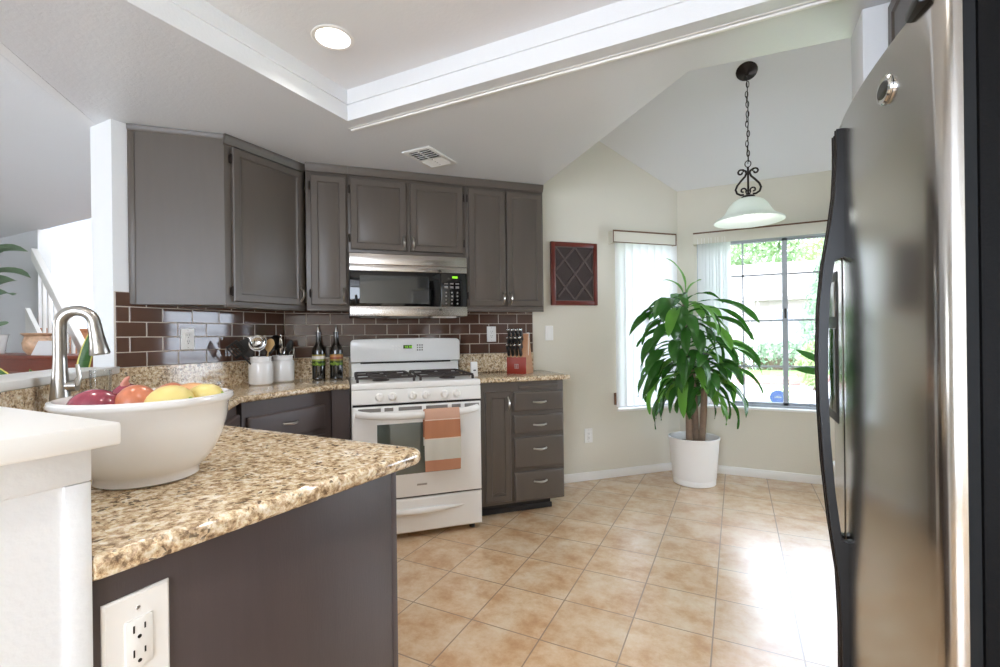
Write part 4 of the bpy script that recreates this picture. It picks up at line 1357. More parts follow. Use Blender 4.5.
def produce(name, label, dx, dy, dz, r, sc, m, stem=None, rot=(0, 0, 0), cat='vegetable'):
    T = Thing(name, label, cat, FH, (BX + dx, BY + dy, CT1 + dz), 'produce in the white bowl')
    mb = MB()
    prof = []
    n = 16
    for i in range(n + 1):
        t = PI * i / n
        rr = r * math.sin(t)
        z = -r * math.cos(t)
        if stem == 'onion':
            z += 0.22 * r * max(0, (i - 11) / 5.0) ** 2
        prof.append((rr if 0 < i < n else 0.0, z))
    R = Euler((rad(rot[0]), rad(rot[1]), rad(rot[2]))).to_matrix().to_4x4()
    Xp = Matrix.Translation((BX + dx, BY + dy, CT1 + dz)) @ R @ Matrix.Diagonal((sc[0], sc[1], sc[2], 1))
    mb.lathe(prof, seg=28, X=Xp)
    T.add('flesh' if stem is None else 'bulb', mb, m, smooth=80)
    if stem:
        sb = MB()
        sb.tube([(0, 0, r * 1.12), (0.003, 0, r * 1.35), (0.005, 0.003, r * 1.50), (0.007, 0.006, r * 1.62)], [r * 0.24, r * 0.14, r * 0.12, r * 0.05], 10, X=Xp)
        T.add('dry_neck', sb, 'onion_dry')
    elif stem is None and m == 'potato':
        T.add('stem_scar', MB().lathe([(0, 0), (0.006, 0), (0.004, 0.002), (0, 0.002)], X=Xp @ Matrix.Translation((0, 0, r * 0.99)), seg=10), 'olive')
    return T


# unit vectors on the counter: across the picture and away from the viewer
ex = Vector((0.8942, 0.4478)); ey = Vector((-0.4478, 0.8942))


def pos(u, w):
    v = ex * u + ey * w
    return v.x, v.y


p = pos(-0.062, -0.048); produce('red_onion', 'red onion lying in front at the left of the bowl', p[0], p[1], 0.142, 0.041, (1.12, 1.0, 0.92), 'onion', 'onion', (-75, 10, 50))
p = pos(-0.072, 0.040); produce('red_onion', 'red onion with a pale dry neck at the back left of the bowl', p[0], p[1], 0.145, 0.036, (1, 1, 1), 'onion', 'onion', (12, 14, 0))
p = pos(-0.004, -0.022); produce('yellow_onion', 'orange skinned onion just right of the red onion', p[0], p[1], 0.146, 0.038, (1.1, 1, 0.95), 'brown_onion', 'onion', (30, 80, 60))
p = pos(0.008, 0.056); produce('yellow_onion', 'orange skinned onion behind the front orange one', p[0], p[1], 0.148, 0.035, (1.1, 1, 0.95), 'brown_onion', 'onion', (70, 20, -30))
p = pos(0.062, -0.026); produce('lemon', 'larger yellow fruit at the front right of the bowl', p[0], p[1], 0.149, 0.038, (0.96, 0.96, 1.22), 'potato', None, (0, 78, 20), 'fruit')
p = pos(0.101, 0.020); produce('lemon', 'smaller yellow fruit at the right rim of the bowl', p[0], p[1], 0.156, 0.029, (0.95, 0.95, 1.25), 'potato', None, (0, 80, 30), 'fruit')
p = pos(0.052, 0.058); produce('potato', 'tan skinned potato behind the yellow fruit', p[0], p[1], 0.150, 0.036, (1.2, 0.95, 0.9), 'tan_skin', None, (0, 0, 30))

# ------------------------------------------------------------------ wall art, register, lights
a0, a1, z0, z1 = -1.226, -0.812, 1.424, 1.929
T = Thing('wall_art', 'red framed lattice panel hanging on the cream wall', 'wall art', FR, (-1.02, 0, z0))
fr = MB()
wf = 0.036
fr.box(a0, a0 + wf, -0.028, 0, z0, z1, 0.006).box(a1 - wf, a1, -0.028, 0, z0, z1, 0.006)
fr.box(a0 + wf - 0.004, a1 - wf + 0.004, -0.027, 0, z0, z0 + wf, 0.006).box(a0 + wf - 0.004, a1 - wf + 0.004, -0.027, 0, z1 - wf, z1, 0.006)
fo_ = T.add('frame', fr, 'redwood')
T.add('frame_bead', MB().box(a0 + wf - 0.001, a0 + wf + 0.006, -0.022, -0.004, z0 + wf, z1 - wf).box(a1 - wf - 0.006, a1 - wf + 0.001, -0.022, -0.004, z0 + wf, z1 - wf)
      .box(a0 + wf, a1 - wf, -0.022, -0.004, z0 + wf - 0.001, z0 + wf + 0.006).box(a0 + wf, a1 - wf, -0.022, -0.004, z1 - wf - 0.006, z1 - wf + 0.001), 'lattice', fo_)
T.add('backing', MB().box(a0 + 0.02, a1 - 0.02, -0.012, -0.002, z0 + 0.02, z1 - 0.02), 'lattice_back')
x0, x1, y0, y1 = a0 + wf + 0.006, a1 - wf - 0.006, z0 + wf + 0.006, z1 - wf - 0.006
w_, h_ = x1 - x0, y1 - y0


def bar(p, q):
    d = Vector((q[0] - p[0], 0, q[1] - p[1]))
    n = Vector((-d.z, 0, d.x)).normalized() * 0.008
    mbx = MB()
    P = [(p[0] + n.x, p[1] + n.z), (q[0] + n.x, q[1] + n.z), (q[0] - n.x, q[1] - n.z), (p[0] - n.x, p[1] - n.z)]
    mbx.prism(P, 0.011, 0.021, bev=0.002, seg=1, X=Matrix(((1, 0, 0, 0), (0, 0, -1, 0), (0, 1, 0, 0), (0, 0, 0, 1))))
    T.add('lattice_bar', mbx, 'lattice')


bar((x0, y1), (x1, y0 + 0.02 * h_))
bar((x0 + 0.52 * w_, y1), (x1, y0 + 0.52 * h_))
bar((x0, y0 + 0.48 * h_), (x0 + 0.50 * w_, y0))
bar((x1, y1 - 0.02), (x0 + 0.02, y0 + 0.06 * h_))
bar((x0 + 0.52 * w_, y1), (x0, y0 + 0.56 * h_))
bar((x1, y0 + 0.46 * h_), (x0 + 0.50 * w_, y0))

# ceiling register
T = Thing('ceiling_register', 'white slotted air register in the low ceiling above the range', 'vent', frame(-1.628, 2.346, 0), (0, 0, CZ))
rg = MB()
rg.box(-0.098, -0.072, -0.148, 0.148, CZ - 0.007, CZ, 0.002).box(0.072, 0.098, -0.148, 0.148, CZ - 0.007, CZ, 0.002)
rg.box(-0.072, 0.072, -0.148, -0.118, CZ - 0.007, CZ, 0.002).box(-0.072, 0.072, 0.118, 0.148, CZ - 0.007, CZ, 0.002)
T.add('frame', rg, 'register')
T.add('duct', MB().box(-0.073, 0.073, -0.119, 0.119, CZ - 0.001, CZ + 0.0005), 'shadow_gap')
for k in range(9):
    y = -0.105 + k * 0.026
    T.add('louver', MB().box(-0.073, 0.073, -0.011, 0.011, -0.0008, 0.0008, X=Matrix.Translation((0, y, CZ - 0.006)) @ Matrix.Rotation(rad(-38 if k > 4 else 38), 4, 'X')), 'register')
T.add('divider', MB().box(-0.004, 0.004, -0.119, 0.119, CZ - 0.010, CZ - 0.002), 'register')


def downlight(x, y, label, energy=4.8):
    T = Thing('recessed_light', label, 'ceiling light', FH, (x, y, ZT), 'round lights in the ceiling tray')
    T.add('trim_ring', MB().lathe([(0.066, -0.001), (0.082, -0.001), (0.084, -0.004), (0.080, -0.007), (0.068, -0.006), (0.064, -0.001)], (x, y, ZT), 40), 'trim')
    T.add('reflector', MB().lathe([(0.066, -0.004), (0.060, 0.012), (0.046, 0.050)], (x, y, ZT), 36), 'can')
    T.add('lens', MB().lathe([(0, 0.046), (0.046, 0.046), (0.046, 0.050), (0, 0.050)], (x, y, ZT), 30), 'lens')
    l = lamp('downlight_lamp', 'AREA', (x, y, ZT + 0.043), energy, (1.0, 0.96, 0.92), (0, 0, 0), 0.085)
    l.data.spread = rad(125)
    return T


# the ceiling tray is pierced for the cans
for o in ('ceiling_tray',):
    ob = bpy.data.objects[o]
    t = MB()
    holes = []
    for (hx, hy) in ((-1.451, 1.416), (-0.12, 1.30), (-1.40, 0.40), (-0.12, 0.40)):
        holes.append([(hx + 0.0655 * math.cos(2 * PI * k / 36), hy + 0.0655 * math.sin(2 * PI * k / 36)) for k in range(36)])
    t.prism([(TX0 - 0.05, TY0 - 0.05), (TX1 + 0.05, TY0 - 0.05), (TX1 + 0.05, TY1 + 0.05), (TX0 - 0.05, TY1 + 0.05)], ZT, ZT + 0.03, holes=holes)
    old = ob.data
    t.bm.to_mesh(old); t.bm.free()
downlight(-1.451, 1.416, 'round recessed downlight glowing in the far left of the ceiling tray')
downlight(-0.12, 1.30, 'round recessed downlight in the tray near the refrigerator')
downlight(-1.40, 0.40, 'round recessed downlight in the tray over the half wall', 2.0)
downlight(-0.12, 0.40, 'round recessed downlight in the tray above the viewer', 2.5)

# pendant over the nook
PX, PY = 0.082, 3.600
PZ = vz(PY)
T = Thing('pendant_light', 'bell shaded pendant with scrolls hanging from the sloping nook ceiling', 'lamp', FH, (PX, PY, PZ))
Xc = Matrix.Translation((PX, PY, PZ)) @ Matrix.Rotation(-math.atan(VS), 4, 'X')
T.add('canopy', MB().lathe([(0, -0.030), (0.012, -0.030), (0.020, -0.024), (0.048, -0.016), (0.065, -0.006), (0.067, 0.0), (0, 0.0)], X=Xc, seg=32), 'iron')
zt, zb = PZ - 0.040, 2.345
ch = MB()
n = 17
for k in range(n):
    zc = zt - (zt - zb) * (k + 0.5) / n
    hl = (zt - zb) / n * 0.66
    lk = []
    for i in range(14):
        a = 2 * PI * i / 14
        q = 0.0085 * math.cos(a)
        z = zc + hl * math.sin(a)
        off = 0.004 * math.sin(k * 1.3)
        lk.append((PX + (q if k % 2 else 0) + off, PY + (0 if k % 2 else q), z))
    ch.tube(lk, 0.0028, 6, closed=True)
T.add('chain', ch, 'iron')
T.add('cord', MB().tube([(PX, PY, zt), (PX + 0.005, PY, (zt + zb) / 2), (PX, PY, zb - 0.02)], 0.0022, 6), 'iron')
st = MB()
lp = [(PX + 0.018 * math.cos(2 * PI * i / 18), PY, 2.325 + 0.022 * math.sin(2 * PI * i / 18)) for i in range(18)]
st.tube(lp, 0.003, 6, closed=True)
st.tube([(PX, PY, 2.305), (PX, PY, 2.10)], 0.0065, 8)
for s in (1, -1):
    pts = []
    # outer scroll: curl at the top, sweep outwards, curl in at the foot
    for i in range(12):
        a = rad(-150 + i * 27)
        rr = 0.012 + 0.0012 * i
        pts.append((0.048 + rr * math.cos(a), 2.262 + rr * math.sin(a) * 0.9))
    pts += [(0.030, 2.290), (0.014, 2.278), (0.010, 2.262), (0.018, 2.242), (0.042, 2.216), (0.066, 2.186), (0.076, 2.160), (0.068, 2.134), (0.046, 2.120), (0.026, 2.120)]
    st.tube([(PX + s * a, PY, b) for a, b in pts[11:]], 0.0068, 8)
    cu = []
    for i in range(11):
        a = rad(150 - i * 33)
        rr = 0.021 - 0.0012 * i
        cu.append((PX + s * (0.044 + rr * math.cos(a)), PY, 2.272 + rr * math.sin(a)))
    st.tube(cu, 0.006, 8)
    cu = []
    for i in range(10):
        a = rad(215 - i * 36)
        rr = 0.020 - 0.0013 * i
        cu.append((PX + s * (0.030 + rr * math.cos(a)), PY, 2.148 + rr * math.sin(a)))
    st.tube(cu, 0.0056, 8)
    st.tube([(PX + s * 0.004, PY, 2.108), (PX + s * 0.014, PY, 2.138)], 0.004, 6)
T.add('scrollwork', st, 'iron')
T.add('shade_cap', MB().lathe([(0, 2.112), (0.030, 2.112), (0.042, 2.104), (0.046, 2.092), (0.040, 2.090), (0, 2.094)], (PX, PY, 0), 28), 'iron')
sp = [(0.040, 2.092), (0.064, 2.088), (0.094, 2.072), (0.118, 2.045), (0.136, 2.012), (0.152, 1.986), (0.176, 1.966), (0.202, 1.955), (0.214, 1.944), (0.215, 1.936), (0.208, 1.938), (0.196, 1.949), (0.170, 1.960), (0.146, 1.980), (0.130, 2.008), (0.112, 2.040), (0.090, 2.066), (0.062, 2.082), (0.040, 2.086)]
T.add('shade', MB().lathe(sp, (PX, PY, 0), 48), 'shade', smooth=60)
T.add('bulb', MB().sphere((PX, PY, 1.995), 0.034, (1, 1, 1.2)).tube([(PX, PY, 2.03), (PX, PY, 2.09)], 0.016, 12), 'bulb')
lamp('pendant_lamp', 'POINT', (PX, PY, 1.975), 5, (0.95, 1.0, 0.95), shadow_soft_size=0.04)

# ------------------------------------------------------------------ refrigerator (x = -house y, -y = towards the kitchen)
T = Thing('refrigerator', 'stainless side by side refrigerator with black handles at the right', 'refrigerator', FF, (-1.42, 0.36, 0.0))
fy0, fy1, seam, fx_t = 0.960, 1.872, 1.485, 1.728
T.add('cabinet_body', MB().box(-fy1, -fy0 - 0.004, 0.066, 0.80, 0.02, fx_t - 0.012, 0.006), 'fridge_side')
T.add('toe_grille', MB().box(-fy1 + 0.01, -fy0 - 0.01, 0.045, 0.066, 0.02, 0.095), 'black')


def arcx(y):
    return 0.020 - 0.040 * (1 - ((y - 1.416) / 0.456) ** 2)


def fridge_door(ya, yb, name_part, ra, rb):
    out = []
    n = 22
    for k in range(n + 1):
        y = ya + (yb - ya) * k / n
        x = arcx(y)
        ea, eb = y - ya, yb - y
        if ea < ra:
            x += ra - math.sqrt(max(0, ra * ra - (ra - ea) ** 2))
        if eb < rb:
            x += rb - math.sqrt(max(0, rb * rb - (rb - eb) ** 2))
        out.append((-y, x))
    # finer steps around the rounded edges
    ext = []
    for (e, r, sgn) in ((ya, ra, 1), (yb, rb, -1)):
        for q in (0.02, 0.08, 0.2, 0.4, 0.65):
            y = e + sgn * r * q
            x = arcx(y) + r - math.sqrt(r * r - (r - r * q) ** 2)
            ext.append((-y, x))
    allp = sorted(set(out + ext), key=lambda p: -p[0])
    poly = [(-ya, 0.048)] + allp + [(-yb, 0.048)]
    return T.add(name_part, MB().prism(poly, 0.10, fx_t, bev=0.006, seg=3), 'steel', smooth=40)


d1 = fridge_door(fy0, seam - 0.003, 'fridge_door', 0.022, 0.008)
d2 = fridge_door(seam + 0.003, fy1, 'freezer_door', 0.008, 0.022)
T.add('gasket', MB().box(-fy1 + 0.012, -fy0 - 0.010, 0.048, 0.066, 0.105, fx_t - 0.01), 'rubber')
T.add('hinge_cover', MB().box(-fy0 - 0.085, -fy0 - 0.02, -0.0, 0.12, fx_t - 0.012, fx_t + 0.010, 0.006), 'black')
# emblem on the near door
ey_, ez_ = 1.135, 1.648
Xm = Matrix.Translation((-ey_, arcx(ey_) - 0.0005, ez_)) @ Matrix.Rotation(math.atan(-0.08 * (ey_ - 1.416) / 0.456 / 0.456), 4, 'Z') @ Matrix.Rotation(rad(90), 4, 'X')
T.add('emblem', MB().lathe([(0, 0), (0.031, 0), (0.031, 0.003), (0.028, 0.006), (0.024, 0.0055), (0, 0.0055)], X=Xm, seg=28, sy=0.86), 'chrome', d1)
T.add('emblem_plate', MB().lathe([(0, 0.005), (0.0245, 0.005), (0.0245, 0.0062), (0, 0.0064)], X=Xm, seg=28, sy=0.62), 'black_gloss', d1)


def fridge_handle(yc, parent, w):
    ya, yb = yc - w / 2, yc + w / 2
    x0 = arcx(yc)
    outp = []   # (depth, z) outer line, from the foot up
    ctrl = [(0.13, 0.014), (0.42, 0.014), (0.56, 0.019), (0.70, 0.036), (0.85, 0.049), (1.00, 0.056), (1.12, 0.058), (1.25, 0.054), (1.36, 0.044), (1.46, 0.028), (1.54, 0.018), (1.62, 0.014), (1.70, 0.014)]
    for z, o in ctrl:
        outp.append((x0 - o, z))
    inn = [(x0 + 0.004, z) for z in (1.70, 1.38)] + [(x0 - 0.020, 1.37), (x0 - 0.030, 1.30), (x0 - 0.036, 1.18), (x0 - 0.038, 1.06), (x0 - 0.034, 0.92), (x0 - 0.025, 0.78), (x0 - 0.012, 0.66), (x0 + 0.004, 0.655), (x0 + 0.004, 0.13)]
    mb = MB()
    mb.profile(outp + inn, -yb, -ya)
    h = T.add('handle', mb, 'black_satin', parent, smooth=50)
    T.add('handle_strip', MB().tube([(-yc, p[0] - 0.0005, p[1]) for p in outp[:]], 0.0022, 6), 'iron', h)
    return h


fridge_handle(seam - 0.024, d1, 0.026)
fridge_handle(seam + 0.024, d2, 0.026)
# dispenser in the freezer door
yd = 1.68
dsp = T.add('dispenser', MB().box(-yd - 0.11, -yd + 0.11, arcx(yd) - 0.010, arcx(yd) + 0.02, 0.93, 1.36, 0.008), 'black_satin', d2)
T.add('dispenser_recess', MB().box(-yd - 0.085, -yd + 0.085, arcx(yd) - 0.0115, arcx(yd), 0.96, 1.20, 0.004), 'black_gloss', dsp)
T.add('dispenser_panel', MB().box(-yd - 0.085, -yd + 0.085, arcx(yd) - 0.0125, arcx(yd), 1.23, 1.33, 0.003), 'steel', dsp)

T = Thing('wall_cabinet', 'dark wall cabinet high above the refrigerator', 'cabinet', frame(0.468, 0, -90), (-1.5, 0.3, 1.80))
T.add('carcass', MB().box(-1.942, -0.97, 0, 0.66, 1.80, CZ - 0.002, 0.001), 'cab')
for a, b, h in ((-1.930, -1.465, -1.50), (-1.455, -0.985, -1.42)):
    door(T, a, b, 1.815, 2.235, 0, h, 1.87)

# ------------------------------------------------------------------ potted corn plant
QX, QY = -0.312, 4.050


def leaf_rows(base, az, L, w, el, droop, twist=0.0, n=11, wave=0.0, curl=0.0, early=0.9, neck=0.30, wide=0.40):
    """A strap leaf: starts at elevation el, bends down by droop over its length (sooner when early is small)."""
    p = Vector(base)
    rows = []
    ds = L / (n - 1)
    for i in range(n):
        t = i / (n - 1)
        e = max(el - droop * (t ** early), rad(-92))
        a = az + curl * t
        d = Vector((math.cos(a) * math.cos(e), math.sin(a) * math.cos(e), math.sin(e)))
        side = Vector((-math.sin(a), math.cos(a), 0))
        nrm = side.cross(d)
        tw = twist * t
        s2 = side * math.cos(tw) + nrm * math.sin(tw)
        wid = w * (neck + (1 - neck) * max(0.0, min(1, (t - wide + 0.38) / 0.38)) ** 1.3) * (1 - max(0, (t - 0.66) / 0.34) ** 2.0) + 0.001
        n2 = s2.cross(d)
        lift = wave * math.sin(t * 14 + az * 3)
        rows.append([p + s2 * (wid * q) + n2 * (-abs(q) * wid * 0.30 + lift * q * 2) for q in (-0.5, -0.25, 0, 0.25, 0.5)])
        p = p + d * ds
    return rows


T = Thing('potted_plant', 'tall corn plant in a white pot in the nook corner', 'plant', FH, (QX, QY, 0.0))
pr = [(0, 0.0), (0.150, 0.0), (0.158, 0.004), (0.160, 0.045), (0.1585, 0.048), (0.1625, 0.052), (0.187, 0.352), (0.191, 0.355), (0.192, 0.368), (0.186, 0.370), (0.180, 0.366), (0.174, 0.31), (0, 0.305)]
T.add('pot', MB().lathe(pr, (QX, QY, 0), 48), 'white_plastic')
T.add('soil', MB().lathe([(0, 0.318), (0.10, 0.316), (0.176, 0.308), (0.176, 0.300), (0, 0.300)], (QX, QY, 0), 30), 'soil')
rnd = random.Random(5)
# vectors towards the right of the picture and towards the viewer
RV = Vector((0.9, 0.44, 0)); VV = Vector((0.1, -1.0, 0))


def cane(dx, dy, h, lean):
    p0 = Vector((QX + dx, QY + dy, 0.29))
    p1 = p0 + Vector((lean[0], lean[1], h))
    T.add('cane', MB().tube([p0, p0.lerp(p1, 0.35) + Vector((0.004, 0, 0)), p0.lerp(p1, 0.7), p1], [0.026, 0.025, 0.023, 0.018], 12), 'cane')
    return p0, p1


ca = cane(-0.030, -0.03, 1.16, (-0.025, 0.02))
cb = cane(0.055, 0.0, 0.74, (0.04, 0.02))
cc = cane(0.010, 0.05, 0.62, (-0.02, 0.05))


def clear_az(p, az, L):
    """Keep the leaves inside the nook: turn those that would pass through its walls."""
    for _ in range(24):
        q = p + Vector((math.cos(az), math.sin(az), 0)) * L * 0.72
        if q.y < 4.29 and (q.y - q.x) < 4.70:
            return az
        az += rad(25)
    return az


def crown_leaves(mb, mb2, p0, p1, t0, t1, n, L0, L1, young=0.2):
    for k in range(n):
        t = t0 + (t1 - t0) * k / max(1, n - 1)
        b = p0.lerp(p1, t)
        az = k * 2.39996 + rnd.uniform(-0.3, 0.3)
        top = (t - t0) / (t1 - t0)
        L = rnd.uniform(L0, L1) * (1.0 - 0.10 * top)
        az = clear_az(b, az, L * 0.8)
        el = rad(rnd.uniform(20, 50) + 22 * top)
        droop = rad(rnd.uniform(118, 150) - 12 * top)
        rows = leaf_rows(b, az, L, rnd.uniform(0.066, 0.094), el, droop, rnd.uniform(-1.1, 1.1), 14, 0.007, rnd.uniform(-0.7, 0.7), rnd.uniform(0.55, 0.85), 0.16, 0.58)
        (mb2 if rnd.random() < young + 0.15 * top else mb).sheet(rows)


fa, fb = MB(), MB()
crown_leaves(fa, fb, ca[0], ca[1], 0.42, 1.0, 58, 0.36, 0.56)
crown_leaves(fa, fb, cb[0], cb[1], 0.55, 1.0, 30, 0.34, 0.50)
crown_leaves(fa, fb, cc[0], cc[1], 0.60, 1.0, 24, 0.32, 0.48)
top = ca[1]
for k, az in enumerate((-60, -20, 15, 250, 205, -95, 40, 225)):
    fa.sheet(leaf_rows(ca[0].lerp(ca[1], 0.78 + 0.03 * k), rad(az), 0.36, 0.095, rad(52), rad(150), 0.6 if k % 2 else -0.6, 14, 0.006, 0.2, 0.6, 0.2, 0.5))
# leaves that stand out in the silhouette
for az, L, w, el, dr, tw in ((rad(206), 0.40, 0.055, rad(96), rad(75), 0.3), (rad(35), 0.24, 0.06, rad(75), rad(70), 0.2), (rad(200), 0.26, 0.06, rad(80), rad(90), 0.1)):
    fb.sheet(leaf_rows(top, az, L, w, el, dr, tw, 12, 0.003, 0, 1.3))
for b, az, L, el, dr in ((ca[0].lerp(ca[1], 0.95), 22, 0.66, 30, 85), (ca[0].lerp(ca[1], 0.90), -2, 0.60, 35, 115), (cb[1], 10, 0.50, 50, 130), (cb[1], -25, 0.52, 35, 110),
                         (ca[0].lerp(ca[1], 0.93), 212, 0.56, 20, 85), (ca[0].lerp(ca[1], 0.75), 216, 0.52, 30, 115), (ca[0].lerp(ca[1], 0.60), 222, 0.48, 25, 110), (ca[0].lerp(ca[1], 0.50), 205, 0.46, 15, 90),
                         (cb[0].lerp(cb[1], 0.8), -10, 0.50, 35, 110), (ca[0].lerp(ca[1], 0.82), 8, 0.58, 40, 105)):
    fa.sheet(leaf_rows(b, rad(az), L, 0.072, rad(el), rad(dr), 0.7, 14, 0.006, 0.1, 0.85, 0.10, 0.66))
T.add('foliage', fa, 'leaf', smooth=60)
T.add('young_leaf', fb, 'leaf2', smooth=60, label='lighter green young leaves')

# small plant by the far end of the window, mostly hidden by the refrigerator
T = Thing('potted_plant', 'small plant under the wide window, two leaves showing beside the refrigerator', 'plant', FH, (0.735, 4.06, 0.0))
T.add('pot', MB().lathe([(0, 0), (0.10, 0), (0.13, 0.22), (0.138, 0.225), (0.138, 0.25), (0.125, 0.25), (0.12, 0.21), (0, 0.20)], (0.735, 4.06, 0), 30), 'white_plastic')
T.add('stem', MB().tube([(0.735, 4.06, 0.18), (0.725, 4.05, 0.55), (0.715, 4.05, 0.86)], [0.013, 0.011, 0.008], 8), 'cane')
sm = MB()
for az, L, el, dr in ((178, 0.40, 40, 14), (184, 0.36, 18, 10), (40, 0.24, 40, 60), (-30, 0.24, 45, 70), (-80, 0.22, 40, 80), (-130, 0.20, 62, 40)):
    sm.sheet(leaf_rows((0.715, 4.05, 0.84), rad(az), L, 0.055, rad(el), rad(dr), 1.5, 9))
T.add('foliage', sm, 'leaf', smooth=60)

# ------------------------------------------------------------------ living room things seen over the sink
yS0, yS1 = 2.28, 3.60
T = Thing('staircase', 'white railed staircase with wooden treads beyond the sink opening', 'stairs', FH, (-6.9, 3.1, 0.0))


def zstep(x):
    return -5.42 - x       # walking line, 45 degrees, rising to the left


for k in range(7):
    x1 = -5.60 - 0.19 * k
    z = 0.19 * (k + 1)
    T.add('tread', MB().box(x1 - 0.215, x1 + 0.02, yS0 + 0.06, yS1, z - 0.03, z, 0.004), 'carpet_wood')
    T.add('riser', MB().box(x1 - 0.012, x1, yS0 + 0.06, yS1, z - 0.19, z - 0.03), 'carpet_wood')
T.add('landing', MB().box(-9.2, -6.945, 2.54, yS1 + 0.1, 0.0, 1.33, 0.004), 'trim', label='white stair landing')
X = Matrix(((1, 0, 0, 0), (0, 0, -1, 0), (0, 1, 0, 0), (0, 0, 0, 1)))
T.add('stringer', MB().prism([(-5.42, 0.0), (-5.42, 0.06), (-6.975, 1.555), (-6.975, 1.30), (-5.70, 0.0)], -yS0 - 0.06, -yS0 - 0.02, X=X), 'trim')
T.add('handrail', MB().prism([(-5.37, 0.83 - 0.065), (-5.37, 0.83 + 0.045), (-6.67, 2.13 + 0.045), (-6.67, 2.13 - 0.085)], -yS0 - 0.03, -yS0 + 0.03, bev=0.006, seg=2, X=X), 'trim')
for k in range(10):
    x = -5.46 - 0.125 * k
    T.add('baluster', MB().box(x - 0.014, x + 0.014, yS0 + 0.026, yS0 + 0.054, max(0.0, -5.40 - x), -4.58 - x, 0.003), 'trim')

KZ = 1.066
T = Thing('console', 'reddish wooden console against the staircase railing', 'console', FH, (-6.0, 2.0, 0.0))
T.add('top', MB().box(-7.45, -4.92, 1.78, 2.20, KZ - 0.03, KZ, 0.006), 'console_wood')
T.add('body', MB().box(-7.40, -4.95, 1.81, 2.19, 0.05, KZ - 0.03, 0.004), 'console_wood')
T.add('panel', MB().ring(-6.6, -5.85, 0.15, 0.92, 1.81, DOORP), 'console_wood')
T.add('panel', MB().ring(-5.80, -5.05, 0.15, 0.92, 1.81, DOORP), 'console_wood')
solo('card', MB().profile([(0.0, 0.0), (0.004, 0.0), (0.055, 0.125), (0.051, 0.125)], -0.27, 0.27, X=Matrix.Translation((-5.27, 1.86, KZ))), 'paper', 'white card standing on the reddish console', 'card', FH, (-5.27, 1.88, KZ))
T = Thing('painted_vase', 'painted ceramic vase at the left end of the console top', 'vase', FH, (-5.66, 1.95, KZ))
T.add('body', MB().lathe([(0, 0), (0.07, 0), (0.10, 0.045), (0.108, 0.105), (0.09, 0.165), (0.117, 0.19), (0.112, 0.195), (0.08, 0.17), (0, 0.15)], (-5.66, 1.95, KZ), 28), 'painted')
T = Thing('bottle', 'slim silver topped bottle on the console', 'bottle', FH, (-5.50, 2.07, KZ))
T.add('body', MB().lathe([(0, 0), (0.04, 0), (0.045, 0.02), (0.045, 0.18), (0.016, 0.23), (0.016, 0.26), (0, 0.26)], (-5.50, 2.07, KZ), 20), 'clear')
T.add('cap', MB().lathe([(0, 0.26), (0.02, 0.26), (0.02, 0.32), (0, 0.325)], (-5.50, 2.07, KZ), 16), 'chrome')
# snake plant right behind the sill
NX, NY = -3.19, 1.150
T = Thing('snake_plant', 'yellow edged snake plant standing behind the sink opening', 'plant', FH, (NX, NY, 0.0))
T.add('pot', MB().lathe([(0, 0), (0.12, 0), (0.16, 0.78), (0.17, 0.80), (0.15, 0.80), (0.14, 0.74), (0, 0.72)], (NX, NY, 0), 28), 'white_ceramic')
T.add('soil', MB().lathe([(0, 0.755), (0.145, 0.750), (0.145, 0.74), (0, 0.74)], (NX, NY, 0), 24), 'soil')
ln, lm = MB(), MB()
for (u, w, az, L, el, dr) in ((0.12, 0.0, 0, 0.52, 84, 12), (0.13, 0.03, 20, 0.36, 78, 20), (0.05, 0.02, 10, 0.30, 80, 25), (0.00, -0.02, 0, 0.30, 86, 14), (-0.03, 0.02, 190, 0.30, 80, 16), (-0.02, -0.03, 200, 0.32, 72, 30), (-0.06, 0.0, 185, 0.46, 66, 40), (0.07, -0.03, -20, 0.30, 74, 20)):
    b = (NX + ex.x * u + ey.x * w, NY + ex.y * u + ey.y * w, 0.76)
    a = rad(26.6 + az)
    rows = leaf_rows(b, a, L, 0.042, rad(el), rad(dr), 1.3, 9)
    rows2 = [[r[0].lerp(r[2], -0.28)] + [r[2].lerp(r[0], -0.0)] + [r[4].lerp(r[2], -0.28)] for r in rows]
    ln.sheet(rows)
    for r_ in ((0, 0.30), (4, 0.30)):
        lm.sheet([[r[r_[0]], r[r_[0]].lerp(r[2], -r_[1])] for r in rows])
lf = T.add('foliage', ln, 'snake', smooth=60)
T.add('leaf_margin', lm, 'snake_edge', smooth=60)
# tall broad-leaved plant at the far left of the living room
GX, GY = -6.80, 1.90
T = Thing('tall_plant', 'tall broad leaved plant at the left edge in the living room', 'plant', FH, (GX, GY, KZ))
T.add('pot', MB().lathe([(0, 1.066), (0.10, 1.066), (0.13, 1.25), (0.14, 1.26), (0.12, 1.26), (0, 1.22)], (GX, GY + 0.08, 0), 24), 'white_ceramic')
T.add('stem', MB().tube([(GX, GY + 0.08, 1.2), (GX + 0.02, GY + 0.05, 1.6), (GX + 0.05, GY, 2.05)], [0.015, 0.012, 0.008], 8), 'cane')
gl = MB()
r2 = random.Random(3)
for k in range(24):
    z = 1.33 + 0.032 * k
    gl.sheet(leaf_rows((GX + 0.02, GY + 0.03, z), k * 2.4 if math.sin(k * 2.4) < 0.5 else -k * 1.1, 0.36, 0.20, rad(r2.uniform(20, 60)), rad(r2.uniform(40, 80)), 0.3, 9))
T.add('foliage', gl, 'bush_leaf', smooth=60)

